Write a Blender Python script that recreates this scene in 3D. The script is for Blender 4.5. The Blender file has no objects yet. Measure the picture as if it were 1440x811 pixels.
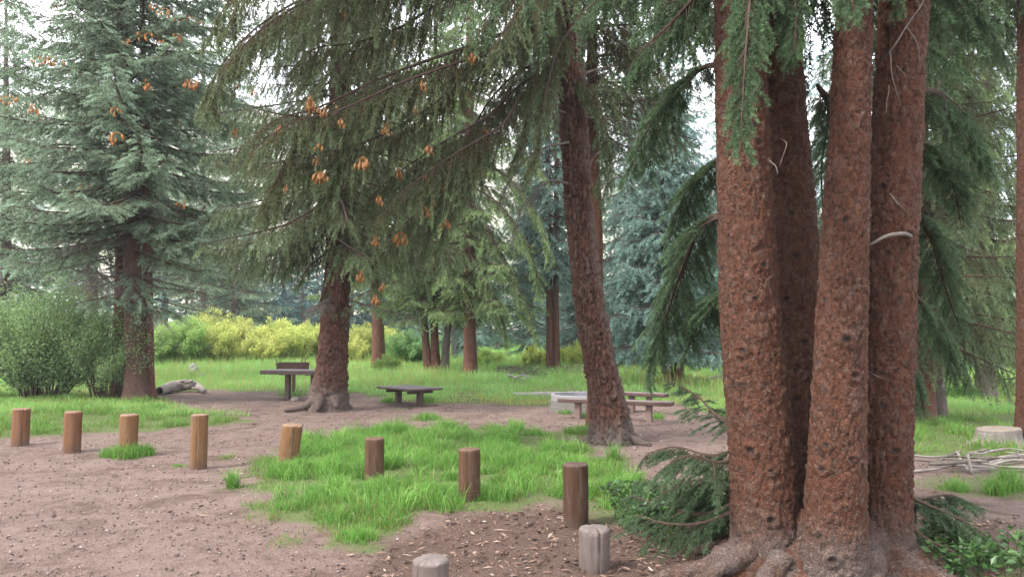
import bpy, math, random
import numpy as np
from mathutils import Vector

rs = np.random.default_rng(7)
random.seed(7)
C = bpy.context.scene.collection
PI = math.pi
F = 1050.0                      # focal length in pixels of the 1440 px wide photograph
CAMZ = 1.6
PITCH = math.radians(3.95)
CP, SP = math.cos(PITCH), math.sin(PITCH)
UP = np.array([0., 0., 1.])

# ------------------------------------------------------------------ projection helpers
def ray(px, py):
    cx, cz = (px - 720) / F, (405.5 - py) / F
    return np.array([cx, CP - SP * cz, SP + CP * cz])

def at(px, py, Y):
    r = ray(px, py)
    return np.array([0, 0, CAMZ]) + r * (Y / r[1])

def gnd(px, py, z=0.0):
    r = ray(px, py)
    return np.array([0, 0, CAMZ]) + r * ((z - CAMZ) / r[2])

# ------------------------------------------------------------------ numpy noise
def _h(ix, iy, iz, s=0):
    n = (ix.astype(np.int64) * 374761393 + iy.astype(np.int64) * 668265263 + iz.astype(np.int64) * 2147483647 + s * 974634777) & 0xffffffff
    n = ((n ^ (n >> 13)) * 1274126177) & 0xffffffff
    n = ((n ^ (n >> 16)) * 2246822519) & 0xffffffff
    return ((n ^ (n >> 15)) & 0xffffff) / float(0xffffff)

def vnoise(p, s=0):
    p = np.asarray(p, float)
    if p.shape[1] == 2:
        p = np.c_[p, np.zeros(len(p))]
    i = np.floor(p); f = p - i; u = f * f * (3 - 2 * f)
    out = 0
    for dx in (0, 1):
        for dy in (0, 1):
            for dz in (0, 1):
                w = (u[:, 0] if dx else 1 - u[:, 0]) * (u[:, 1] if dy else 1 - u[:, 1]) * (u[:, 2] if dz else 1 - u[:, 2])
                out = out + w * _h(i[:, 0] + dx, i[:, 1] + dy, i[:, 2] + dz, s)
    return out

def fbm(p, o=4, s=0):
    p = np.asarray(p, float); a, t, n = 1.0, 0.0, 0.0
    for k in range(o):
        t = t + a * vnoise(p * 2 ** k, s + k); n += a; a *= .5
    return t / n

def worley(p, s=0):
    """F1, F2 and the cell's random number"""
    p = np.asarray(p, float)
    i = np.floor(p)
    f1 = np.full(len(p), 9.); f2 = np.full(len(p), 9.); c = np.zeros(len(p))
    for dx in (-1, 0, 1):
        for dy in (-1, 0, 1):
            for dz in (-1, 0, 1):
                q = i + (dx, dy, dz)
                o = np.stack([_h(q[:, 0], q[:, 1], q[:, 2], s + k) for k in (1, 2, 3)], 1)
                d = np.linalg.norm(q + o - p, axis=1)
                cc = _h(q[:, 0], q[:, 1], q[:, 2], s + 9)
                m = d < f1
                f2 = np.where(m, f1, np.minimum(f2, d))
                c = np.where(m, cc, c)
                f1 = np.where(m, d, f1)
    return f1, f2, c

def nrm(v):
    return v / np.maximum(np.linalg.norm(v, axis=-1, keepdims=True), 1e-9)

def sstep(a, b, x):
    t = np.clip((x - a) / (b - a), 0, 1)
    return t * t * (3 - 2 * t)

# ------------------------------------------------------------------ mesh building
class MB:
    """collects triangles and quads; build() links them as one mesh object"""
    def __init__(self):
        self.V, self.n = [], 0
        self.T, self.Q = [], []
        self.tm, self.qm = [], []
        self.A = {}
    def add(self, V, T=None, Q=None, m=0, **attr):
        V = np.asarray(V, np.float32).reshape(-1, 3)
        if T is not None and len(T):
            T = np.asarray(T, np.int64).reshape(-1, 3); self.T.append(T + self.n); self.tm.append(np.full(len(T), m, np.int32))
        if Q is not None and len(Q):
            Q = np.asarray(Q, np.int64).reshape(-1, 4); self.Q.append(Q + self.n); self.qm.append(np.full(len(Q), m, np.int32))
        for k, a in attr.items():
            a = np.broadcast_to(np.asarray(a, np.float32), (len(V),))
            self.A.setdefault(k, []).append((self.n, a))
        self.V.append(V); self.n += len(V)
    def mesh(self, name, mats, smooth=False, origin=None):
        V = np.concatenate(self.V)
        if origin is not None:
            V = V - np.asarray(origin, np.float32)
        T = np.concatenate(self.T) if self.T else np.zeros((0, 3), np.int64)
        Q = np.concatenate(self.Q) if self.Q else np.zeros((0, 4), np.int64)
        mi = np.concatenate(([*self.tm] or [np.zeros(0, np.int32)]) + ([*self.qm] or []))
        me = bpy.data.meshes.new(name)
        me.vertices.add(len(V)); me.vertices.foreach_set('co', V.astype(np.float32).ravel())
        loops = np.concatenate([T.ravel(), Q.ravel()]).astype(np.int32)
        me.loops.add(len(loops)); me.loops.foreach_set('vertex_index', loops)
        st = np.concatenate([np.arange(len(T)) * 3, len(T) * 3 + np.arange(len(Q)) * 4]).astype(np.int32)
        me.polygons.add(len(st)); me.polygons.foreach_set('loop_start', st)
        if mi.any():
            me.polygons.foreach_set('material_index', mi)
        me.polygons.foreach_set('use_smooth', np.full(len(st), bool(smooth)))
        for m in mats:
            me.materials.append(m)
        for k, lst in self.A.items():
            arr = np.zeros(self.n, np.float32)
            for s, a in lst:
                arr[s:s + len(a)] = a
            me.attributes.new(k, 'FLOAT', 'POINT').data.foreach_set('value', arr)
        me.update(calc_edges=True)
        return me
    def build(self, name, mats, parent=None, smooth=False, origin=None):
        if not isinstance(mats, (list, tuple)):
            mats = [mats]
        o = bpy.data.objects.new(name, self.mesh(name, mats, smooth, origin))
        C.objects.link(o)
        if parent is not None:
            o.parent = parent
        elif origin is not None:
            o.location = tuple(float(q) for q in origin)
        return o

def grid_quads(nr, nc, closed=True):
    r, c = np.meshgrid(np.arange(nr - 1), np.arange(nc if closed else nc - 1), indexing='ij')
    c2 = (c + 1) % nc
    return np.stack([r * nc + c, r * nc + c2, (r + 1) * nc + c2, (r + 1) * nc + c], -1).reshape(-1, 4)

def path(pts, step=None, n=None):
    """Catmull-Rom through pts (any number of columns)"""
    P = np.asarray(pts, float)
    if len(P) == 2:
        P = np.array([P[0], (P[0] + P[1]) / 2, P[1]])
    E = np.vstack([2 * P[0] - P[1], P, 2 * P[-1] - P[-2]])
    L = np.linalg.norm(np.diff(P[:, :3], axis=0), axis=1)
    out = []
    for k in range(len(P) - 1):
        m = max(2, int(math.ceil(L[k] / step))) if step else n
        t = np.linspace(0, 1, m, endpoint=False)[:, None]
        a, b, c, d = E[k:k + 4]
        out.append(.5 * (2 * b + (c - a) * t + (2 * a - 5 * b + 4 * c - d) * t ** 2 + (3 * b - a - 3 * c + d) * t ** 3))
    out.append(P[-1:])
    return np.vstack(out)

def tube(mb, P, R, ns=6, m=0, cap=True, **attr):
    P = np.asarray(P, float); R = np.broadcast_to(np.asarray(R, float), (len(P),))
    T = nrm(np.gradient(P, axis=0))
    ref = np.array([0, 0, 1.]) if abs(T[0][2]) < .9 else np.array([1., 0, 0])
    N = nrm(np.cross(T, ref)); B = np.cross(T, N)
    a = np.linspace(0, 2 * PI, ns, endpoint=False)
    V = P[:, None] + R[:, None, None] * (np.cos(a)[None, :, None] * N[:, None] + np.sin(a)[None, :, None] * B[:, None])
    V = V.reshape(-1, 3); Q = grid_quads(len(P), ns); T3 = None
    if cap:
        V = np.vstack([V, P[0], P[-1]]); n = len(P) * ns
        k = np.arange(ns); k2 = (k + 1) % ns
        T3 = np.vstack([np.stack([np.full(ns, n), k2, k], 1), np.stack([np.full(ns, n + 1), n - ns + k, n - ns + k2], 1)])
    mb.add(V, T3, Q, m, **attr)

def box(mb, c, s, rz=0., bev=.006, m=0, rx=0.):
    """a box with chamfered edges"""
    x, y, z = (q / 2 for q in s)
    b = min(bev, x * .4, y * .4, z * .4)
    V = []
    for sx in (-1, 1):
        for sy in (-1, 1):
            for sz in (-1, 1):
                V += [(sx * (x - b), sy * (y - b), sz * z), (sx * (x - b), sy * y, sz * (z - b)), (sx * x, sy * (y - b), sz * (z - b))]
    V = np.array(V)
    idx = lambda sx, sy, sz, k: (((sx > 0) * 4 + (sy > 0) * 2 + (sz > 0)) * 3 + k)
    Q, T = [], []
    for s_ in (-1, 1):
        Q.append([idx(-1, -1, s_, 0), idx(1, -1, s_, 0), idx(1, 1, s_, 0), idx(-1, 1, s_, 0)][::s_])
        Q.append([idx(-1, s_, -1, 1), idx(-1, s_, 1, 1), idx(1, s_, 1, 1), idx(1, s_, -1, 1)][::s_])
        Q.append([idx(s_, -1, -1, 2), idx(s_, 1, -1, 2), idx(s_, 1, 1, 2), idx(s_, -1, 1, 2)][::s_])
    for a in (-1, 1):
        for b_ in (-1, 1):
            Q.append([idx(-1, a, b_, 0), idx(1, a, b_, 0), idx(1, a, b_, 1), idx(-1, a, b_, 1)])
            Q.append([idx(a, -1, b_, 0), idx(a, 1, b_, 0), idx(a, 1, b_, 2), idx(a, -1, b_, 2)])
            Q.append([idx(a, b_, -1, 1), idx(a, b_, 1, 1), idx(a, b_, 1, 2), idx(a, b_, -1, 2)])
            for c_ in (-1, 1):
                T.append([idx(a, b_, c_, 0), idx(a, b_, c_, 1), idx(a, b_, c_, 2)])
    if rx:
        ca, sa = math.cos(rx), math.sin(rx)
        V = V @ np.array([[1, 0, 0], [0, ca, sa], [0, -sa, ca]])
    ca, sa = math.cos(rz), math.sin(rz)
    V = V @ np.array([[ca, sa, 0], [-sa, ca, 0], [0, 0, 1]]) + np.asarray(c, float)
    mb.add(V, T, Q, m)

# ------------------------------------------------------------------ tagging
def tag(o, label=None, cat=None, group=None, kind=None):
    if label: o['label'] = label
    if cat: o['category'] = cat
    if group: o['group'] = group
    if kind: o['kind'] = kind
    return o

def thing(name, label, cat, loc=(0, 0, 0), group=None, rz=0):
    o = bpy.data.objects.new(name, None); C.objects.link(o)
    o.location = tuple(float(q) for q in loc); o.rotation_euler = (0, 0, rz); o.empty_display_size = .2
    return tag(o, label, cat, group)

def copy_tree(o, parent=None):
    c = o.copy(); C.objects.link(c)
    if parent is not None: c.parent = parent
    for ch in [x for x in ALLCH(o)]:
        copy_tree(ch, c)
    return c
def ALLCH(o):
    return [x for x in bpy.data.objects if x.parent == o]

# ------------------------------------------------------------------ materials
def new_mat(name):
    m = bpy.data.materials.new(name); m.use_nodes = True
    nt = m.node_tree; nt.nodes.clear()
    return m, nt
def nd(nt, t, **kw):
    n = nt.nodes.new(t)
    for k, v in kw.items():
        if k.startswith('i_'):
            n.inputs[k[2:].replace('_', ' ')].default_value = v
        else:
            setattr(n, k, v)
    return n
def lk(nt, a, b): nt.links.new(a, b)
def ramp(nt, fac, stops, interp='LINEAR'):
    r = nt.nodes.new('ShaderNodeValToRGB'); r.color_ramp.interpolation = interp
    e = r.color_ramp.elements
    while len(e) > 1: e.remove(e[-1])
    e[0].position, e[0].color = stops[0][0], (*stops[0][1], 1)
    for p, c in stops[1:]:
        q = e.new(p); q.color = (*c, 1)
    if fac is not None: lk(nt, fac, r.inputs[0])
    return r.outputs[0]
def noise(nt, vec, scale, detail=4, rough=.6, dist=0):
    n = nd(nt, 'ShaderNodeTexNoise'); n.inputs['Scale'].default_value = scale
    n.inputs['Detail'].default_value = detail; n.inputs['Roughness'].default_value = rough; n.inputs['Distortion'].default_value = dist
    if vec is not None: lk(nt, vec, n.inputs['Vector'])
    return n.outputs['Fac']
def mapping(nt, vec, scale=(1, 1, 1), loc=(0, 0, 0)):
    n = nd(nt, 'ShaderNodeMapping'); n.inputs['Scale'].default_value = scale; n.inputs['Location'].default_value = loc
    lk(nt, vec, n.inputs['Vector']); return n.outputs[0]
def mixc(nt, fac, a, b, mode='MIX'):
    n = nd(nt, 'ShaderNodeMix', data_type='RGBA', blend_type=mode)
    for s, v in ((0, fac), (6, a), (7, b)):
        if hasattr(v, 'is_linked') or hasattr(v, 'links'): lk(nt, v, n.inputs[s])
        elif s == 0: n.inputs[0].default_value = v
        else: n.inputs[s].default_value = (*v, 1)
    return n.outputs[2]
def math_(nt, op, a, b=None, clamp=False):
    n = nd(nt, 'ShaderNodeMath', operation=op, use_clamp=clamp)
    for k, v in enumerate((a, b)):
        if v is None: continue
        if isinstance(v, (int, float)): n.inputs[k].default_value = v
        else: lk(nt, v, n.inputs[k])
    return n.outputs[0]
def attr(nt, name):
    return nd(nt, 'ShaderNodeAttribute', attribute_name=name).outputs['Fac']
def bump(nt, h, strength, dist=.01):
    b = nd(nt, 'ShaderNodeBump'); b.inputs['Strength'].default_value = strength; b.inputs['Distance'].default_value = dist
    lk(nt, h, b.inputs['Height']); return b.outputs[0]
def principled(nt, col, rough=.8, spec=.3, normal=None):
    p = nd(nt, 'ShaderNodeBsdfPrincipled'); p.inputs['Roughness'].default_value = rough; p.inputs['Specular IOR Level'].default_value = spec
    if hasattr(col, 'links'): lk(nt, col, p.inputs['Base Color'])
    else: p.inputs['Base Color'].default_value = (*col, 1)
    if normal is not None: lk(nt, normal, p.inputs['Normal'])
    o = nd(nt, 'ShaderNodeOutputMaterial'); lk(nt, p.outputs[0], o.inputs['Surface'])
    return p, o

def foliage_mat(name, stops, trans=.3, spec=.25, rough=.55, objcol=False):
    m, nt = new_mat(name)
    col = ramp(nt, attr(nt, 'tint'), stops)
    oi = nd(nt, 'ShaderNodeObjectInfo')
    if objcol:
        col = mixc(nt, 1.0, col, oi.outputs['Color'], 'MULTIPLY')
    p, o = principled(nt, col, rough, spec)
    t = nd(nt, 'ShaderNodeBsdfTranslucent'); lk(nt, col, t.inputs['Color'])
    mx = nd(nt, 'ShaderNodeMixShader'); mx.inputs[0].default_value = trans
    lk(nt, p.outputs[0], mx.inputs[1]); lk(nt, t.outputs[0], mx.inputs[2]); lk(nt, mx.outputs[0], o.inputs['Surface'])
    return m

def bark_mat(name, red=(.045, .0160, .0080), light=(.090, .0345, .0185), grey=(.115, .088, .071), crack=(.008, .005, .0035), stretch=1.0, greyness=.5, use_attr=True, scale=1.0):
    m, nt = new_mat(name)
    tc = nd(nt, 'ShaderNodeTexCoord').outputs['Object']
    v = mapping(nt, tc, (scale, scale, scale / stretch))
    n1 = noise(nt, v, 9, 5, .65)
    n2 = noise(nt, v, 38, 4, .7)
    n3 = noise(nt, tc, 2.2, 3, .5)
    vo = nd(nt, 'ShaderNodeTexVoronoi', feature='DISTANCE_TO_EDGE'); vo.inputs['Scale'].default_value = 46
    vv = nd(nt, 'ShaderNodeVectorMath', operation='ADD')
    nz = nd(nt, 'ShaderNodeTexNoise'); nz.inputs['Scale'].default_value = 14; lk(nt, v, nz.inputs['Vector'])
    sc = nd(nt, 'ShaderNodeVectorMath', operation='SCALE'); sc.inputs['Scale'].default_value = .09; lk(nt, nz.outputs['Color'], sc.inputs[0])
    lk(nt, v, vv.inputs[0]); lk(nt, sc.outputs[0], vv.inputs[1]); lk(nt, vv.outputs[0], vo.inputs['Vector'])
    n4 = noise(nt, v, 22, 5, .7)
    base = mixc(nt, ramp(nt, math_(nt, 'ADD', math_(nt, 'MULTIPLY', n1, .42), math_(nt, 'MULTIPLY', n4, .58)), [(.34, (0, 0, 0)), (.66, (1, 1, 1))]), red, light)
    flake = ramp(nt, n2, [(.56 - .08 * greyness, (0, 0, 0)), (.72 - .08 * greyness, (1, 1, 1))])
    big = ramp(nt, n3, [(.35, (0, 0, 0)), (.65, (1, 1, 1))])
    fm = math_(nt, 'MULTIPLY', flake, math_(nt, 'ADD', math_(nt, 'MULTIPLY', big, .5), greyness), True)
    col = mixc(nt, fm, base, grey)
    edge = ramp(nt, vo.outputs['Distance'], [(.0, (0, 0, 0)), (.10, (1, 1, 1))])
    if use_attr:
        e2 = ramp(nt, attr(nt, 'edge'), [(.0, (0, 0, 0)), (.16, (1, 1, 1))])
        col = mixc(nt, math_(nt, 'MULTIPLY', math_(nt, 'MULTIPLY', math_(nt, 'SUBTRACT', 1.0, e2), ramp(nt, noise(nt, tc, 6, 3, .6), [(.35, (.25, .25, .25)), (.6, (1, 1, 1))])), .9), col, crack)
        col = mixc(nt, math_(nt, 'MULTIPLY', math_(nt, 'SUBTRACT', attr(nt, 'cell'), .58), .75), col, grey)
        col = mixc(nt, attr(nt, 'pale'), col, mixc(nt, n2, (.040, .030, .026), (.15, .122, .108)))
        col = mixc(nt, attr(nt, 'knot'), col, (.03, .02, .016))
    col = mixc(nt, math_(nt, 'MULTIPLY', math_(nt, 'SUBTRACT', 1.0, edge), .25), col, crack)
    h = math_(nt, 'ADD', math_(nt, 'MULTIPLY', edge, .35), math_(nt, 'MULTIPLY', n2, 1.0))
    principled(nt, col, .85, .2, bump(nt, h, 1.0, .022))
    return m

def wood_mat(name, a, b, crack=(.03, .02, .015), rough=.8, grain=(14, 14, 1.3), spec=.25, top=None):
    m, nt = new_mat(name)
    tc = nd(nt, 'ShaderNodeTexCoord').outputs['Object']
    v = mapping(nt, tc, grain)
    n1 = noise(nt, v, 1.6, 6, .65, .4); n2 = noise(nt, v, 7, 4, .7); n3 = noise(nt, tc, 3.1, 3, .6)
    col = mixc(nt, ramp(nt, n1, [(.3, (0, 0, 0)), (.7, (1, 1, 1))]), a, b)
    col = mixc(nt, math_(nt, 'MULTIPLY', ramp(nt, n2, [(.58, (0, 0, 0)), (.7, (1, 1, 1))]), .5), col, crack)
    col = mixc(nt, math_(nt, 'MULTIPLY', ramp(nt, n3, [(.45, (0, 0, 0)), (.75, (1, 1, 1))]), .45), col, tuple(q * .55 for q in a))
    if top is not None:
        g = nd(nt, 'ShaderNodeNewGeometry'); sx = nd(nt, 'ShaderNodeSeparateXYZ'); lk(nt, g.outputs['True Normal'], sx.inputs[0])
        tm = ramp(nt, sx.outputs['Z'], [(.3, (0, 0, 0)), (.6, (1, 1, 1))])
        rr = nd(nt, 'ShaderNodeTexNoise'); rr.inputs['Scale'].default_value = 30; lk(nt, tc, rr.inputs['Vector'])
        col = mixc(nt, tm, col, mixc(nt, rr.outputs['Fac'], tuple(q * .6 for q in top), tuple(q * 1.3 for q in top)))
    if top is not None:
        sz = nd(nt, 'ShaderNodeSeparateXYZ'); lk(nt, tc, sz.inputs[0])
        mr = nd(nt, 'ShaderNodeMapRange'); mr.inputs[1].default_value = .13; mr.inputs[2].default_value = .0; lk(nt, math_(nt, 'ADD', sz.outputs['Z'], math_(nt, 'MULTIPLY', math_(nt, 'SUBTRACT', n3, .5), .16)), mr.inputs[0])
        col = mixc(nt, math_(nt, 'MULTIPLY', mr.outputs[0], .55), col, (.060, .042, .034))
        gm = ramp(nt, noise(nt, mapping(nt, tc, (9, 9, 2.2)), 1.3, 5, .7), [(.52, (0, 0, 0)), (.68, (1, 1, 1))])
        col = mixc(nt, math_(nt, 'MULTIPLY', gm, .45), col, (.085, .066, .056))
    cr = math_(nt, 'MULTIPLY', attr(nt, 'crack'), 1.0)
    col = mixc(nt, cr, col, crack)
    h = math_(nt, 'ADD', math_(nt, 'MULTIPLY', n1, .6), math_(nt, 'MULTIPLY', n2, .5))
    principled(nt, col, rough, spec, bump(nt, h, .45, .008))
    return m

def plain_mat(name, a, b, scale=20, rough=.7, spec=.3, bs=.3, metal=0):
    m, nt = new_mat(name)
    tc = nd(nt, 'ShaderNodeTexCoord').outputs['Object']
    n1 = noise(nt, tc, scale, 5, .65)
    p, o = principled(nt, mixc(nt, ramp(nt, n1, [(.3, (0, 0, 0)), (.7, (1, 1, 1))]), a, b), rough, spec, bump(nt, n1, bs, .01))
    p.inputs['Metallic'].default_value = metal
    return m

# foliage palettes: old inner needles -> needles -> young tips
M_mid = foliage_mat('spruce_olive', [(0, (0.0732, 0.0549, 0.0244)), (.3, (0.08296, 0.09516, 0.04148)), (.65, (0.122, 0.1684, 0.08296)), (1, (0.2074, 0.2623, 0.1403))], .42)
M_left = foliage_mat('spruce_silver_green', [(0, (0.0935, 0.077, 0.0495)), (.35, (0.143, 0.1892, 0.1188)), (.7, (0.2365, 0.33, 0.2255)), (1, (0.363, 0.484, 0.3795))], .42)
M_teal = foliage_mat('spruce_blue', [(0, (0.0735, 0.07875, 0.063)), (.35, (0.126, 0.1943, 0.1628)), (.7, (0.1995, 0.315, 0.273)), (1, (0.3045, 0.4515, 0.4095))], .42, objcol=True)
M_fresh = foliage_mat('spruce_fresh_green', [(0, (.07, .068, .034)), (.35, (.125, .175, .072)), (.7, (.20, .28, .12)), (1, (.30, .40, .18))], .45, objcol=True)
M_near = foliage_mat('spruce_dark_green', [(0, (0.04277, 0.04277, 0.02281)), (.35, (0.04847, 0.07983, 0.03707)), (.7, (0.07841, 0.1354, 0.06273)), (1, (0.1354, 0.2138, 0.1026))], .35)
M_grass = foliage_mat('grass_blades', [(0, (0.2153, 0.165, 0.07176)), (.12, (0.1435, 0.1579, 0.04664)), (.4, (0.06817, 0.1686, 0.0287)), (.75, (0.1292, 0.287, 0.04664)), (1, (0.2296, 0.3588, 0.09329))], .5, .3, .45)
M_meadow = foliage_mat('meadow_blades', [(0, (0.3771, 0.2514, 0.1257)), (.15, (0.3247, 0.3038, 0.1047)), (.45, (0.1781, 0.3352, 0.08379)), (.8, (0.22, 0.4085, 0.1152)), (1, (0.3562, 0.4922, 0.2095))], .5, .2, .6)
M_leaf = foliage_mat('shrub_leaves', [(0, (0.06547, 0.1018, 0.04073)), (.4, (0.1236, 0.1963, 0.08002)), (.75, (0.2037, 0.3054, 0.1164)), (1, (0.3491, 0.4655, 0.1746))], .45, .35, .45)
M_willow = foliage_mat('willow_leaves', [(0, (.15, .20, .065)), (.4, (.27, .345, .10)), (.75, (.44, .465, .155)), (1, (.60, .57, .24))], .5, .25, .5, objcol=True)
M_herb = foliage_mat('herb_leaves', [(0, (0.0204, 0.03315, 0.01326)), (.5, (0.0306, 0.07902, 0.02142)), (1, (0.0816, 0.153, 0.0459))], .4, .4, .4)
M_twig = plain_mat('twig_bark', (0.03094, 0.0198, 0.01444), (0.06187, 0.04125, 0.03094), 30, .9, .15)
M_dead = plain_mat('dead_twig', (0.0612, 0.04896, 0.04216), (0.119, 0.1006, 0.0884), 25, .9, .15)
M_bleach = plain_mat('bleached_wood', (0.1496, 0.1258, 0.1088), (0.2516, 0.2244, 0.1972), 18, .85, .2, .6)
B_red = bark_mat('flaky_red_bark', greyness=.34)
B_dark = bark_mat('dark_red_bark', (.044, .0165, .0085), (.096, .041, .023), (.115, .090, .073), greyness=.4)
B_mid = bark_mat('furrowed_bark', (0.04182, 0.01533, 0.009758), (0.1081, 0.046, 0.02927), (0.1185, 0.092, 0.07806), stretch=3.5, greyness=.35)
B_far = bark_mat('plain_red_bark', (0.06621, 0.02509, 0.01673), (0.1394, 0.06412, 0.04321), (0.1533, 0.1219, 0.1045), stretch=2.0, greyness=.3, use_attr=False, scale=.7)
B_gred = bark_mat('grey_red_bark', (.046, .021, .015), (.098, .050, .037), (.125, .10, .088), stretch=2.5, greyness=.4, use_attr=False, scale=.8)
B_grey = bark_mat('grey_bark', (.098, .072, .062), (.15, .118, .103), (.19, .165, .15), stretch=2.5, greyness=.6, use_attr=False, scale=.8)
M_cone_bright = plain_mat('fresh_cone_scales', (.17, .066, .016), (.33, .14, .04), 60, .7, .25, .8)
M_cone = plain_mat('cone_scales', (.10, .042, .013), (.22, .100, .032), 60, .7, .25, .8)

# ------------------------------------------------------------------ terrain
def hgt(x, y):
    x, y = np.asarray(x, float), np.asarray(y, float)
    p = np.stack([x, y], -1).reshape(-1, 2)
    near = (fbm(p * .5, 3, 3).reshape(x.shape) - .5) * .05
    near = near * sstep(2, 6, y)
    z = near + .02 * np.clip(y - 24, 0, 70)
    hill = np.clip(y - 85, 0, 420)
    sl = .30 - .00042 * np.clip(x, -260, 320)
    rough = (fbm(p * .02, 4, 11).reshape(x.shape) - .5)
    z = z + hill * sl * sstep(0, 80, hill) + rough * np.clip(hill, 0, 120) * .22
    return z

def sd_poly(P, poly):
    """signed distance, positive inside"""
    poly = np.asarray(poly, float); n = len(poly)
    d = np.full(len(P), 1e9); ins = np.zeros(len(P), bool)
    for i in range(n):
        a, b = poly[i], poly[(i + 1) % n]
        e, w = b - a, P - a
        t = np.clip((w @ e) / (e @ e), 0, 1)
        d = np.minimum(d, np.linalg.norm(w - t[:, None] * e, axis=1))
        c = ((a[1] > P[:, 1]) != (b[1] > P[:, 1])) & (P[:, 0] < (b[0] - a[0]) * (P[:, 1] - a[1]) / (b[1] - a[1] + 1e-12) + a[0])
        ins ^= c
    return np.where(ins, d, -d)

GP = lambda l: [gnd(*q)[:2] for q in l]
P_patch = GP([(352, 684), (372, 655), (400, 640), (430, 620), (500, 607), (560, 604), (700, 604), (800, 612), (850, 640), (880, 668), (935, 690), (1000, 735), (1010, 755), (940, 745), (860, 728), (800, 706), (745, 700), (690, 716), (625, 722), (560, 752), (515, 776), (468, 770), (440, 738), (405, 716), (375, 700)])
P_strip = GP([(-500, 672), (0, 617), (100, 610), (210, 606), (300, 600), (335, 592), (320, 582), (260, 573), (215, 563), (150, 555), (-500, 551)])
P_thin = GP([(715, 616), (740, 604), (830, 600), (852, 612), (800, 624), (735, 624)])
P_right = GP([(1260, 676), (1340, 668), (1440, 664), (1650, 664), (1650, 722), (1440, 722), (1385, 706), (1300, 700)])
P_base = GP([(1275, 760), (1330, 745), (1400, 770), (1470, 800), (1500, 880), (1280, 880)])
P_mulch = GP([(470, 830), (500, 785), (560, 760), (640, 728), (700, 718), (800, 712), (950, 750), (1040, 745), (1300, 720), (1460, 735), (1500, 900), (470, 900)])
_mb = np.array(GP([(-900, 556), (150, 556), (215, 553), (300, 549), (380, 552), (440, 556), (500, 553), (540, 563), (620, 568), (680, 569), (770, 572), (800, 566), (880, 570), (960, 570), (1010, 574), (1080, 590), (1180, 636), (1300, 646), (1440, 646), (1800, 646)]))
_mb = _mb[np.argsort(_mb[:, 0])]
SMALL = [(gnd(250, 653), .16, .5), (gnd(320, 643), .22, .5), (gnd(155, 645), .18, .35), (gnd(180, 640), .36, 1.), (gnd(405, 765), .22, .5), (gnd(430, 700), .4, .6), (gnd(330, 585), .5, .6), (gnd(415, 552), .7, .5), (gnd(445, 575), .5, .45), (gnd(80, 618), .3, .3), (gnd(560, 575), .5, .45)]

def turf(x, y):
    P = np.stack([x, y], -1)
    n = (fbm(P * 1.4, 4, 21) - .5)
    n2 = (fbm(P * 5, 2, 25) - .5)
    wob = n * .9 + n2 * .25
    t = sstep(-.35, .38, sd_poly(P, P_patch) + wob * 1.15)
    t = np.maximum(t, sstep(-.35, .4, sd_poly(P, P_strip) + wob * 1.3))
    t = np.maximum(t, .55 * sstep(-.1, .4, sd_poly(P, P_thin) + wob * 1.5))
    t = np.maximum(t, .6 * sstep(-.1, .4, sd_poly(P, P_right) + wob * 1.3))
    t = np.maximum(t, .75 * sstep(-.1, .3, sd_poly(P, P_base) + wob * .6))
    yb = np.interp(x, _mb[:, 0], _mb[:, 1])
    t = np.maximum(t, sstep(-.15, .45, y - yb + wob * 1.6))
    for c, r, s in SMALL:
        d = np.hypot(x - c[0], (y - c[1]) * .8)
        t = np.maximum(t, s * sstep(r, r * .4, d + wob * r * .8))
    return t

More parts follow.
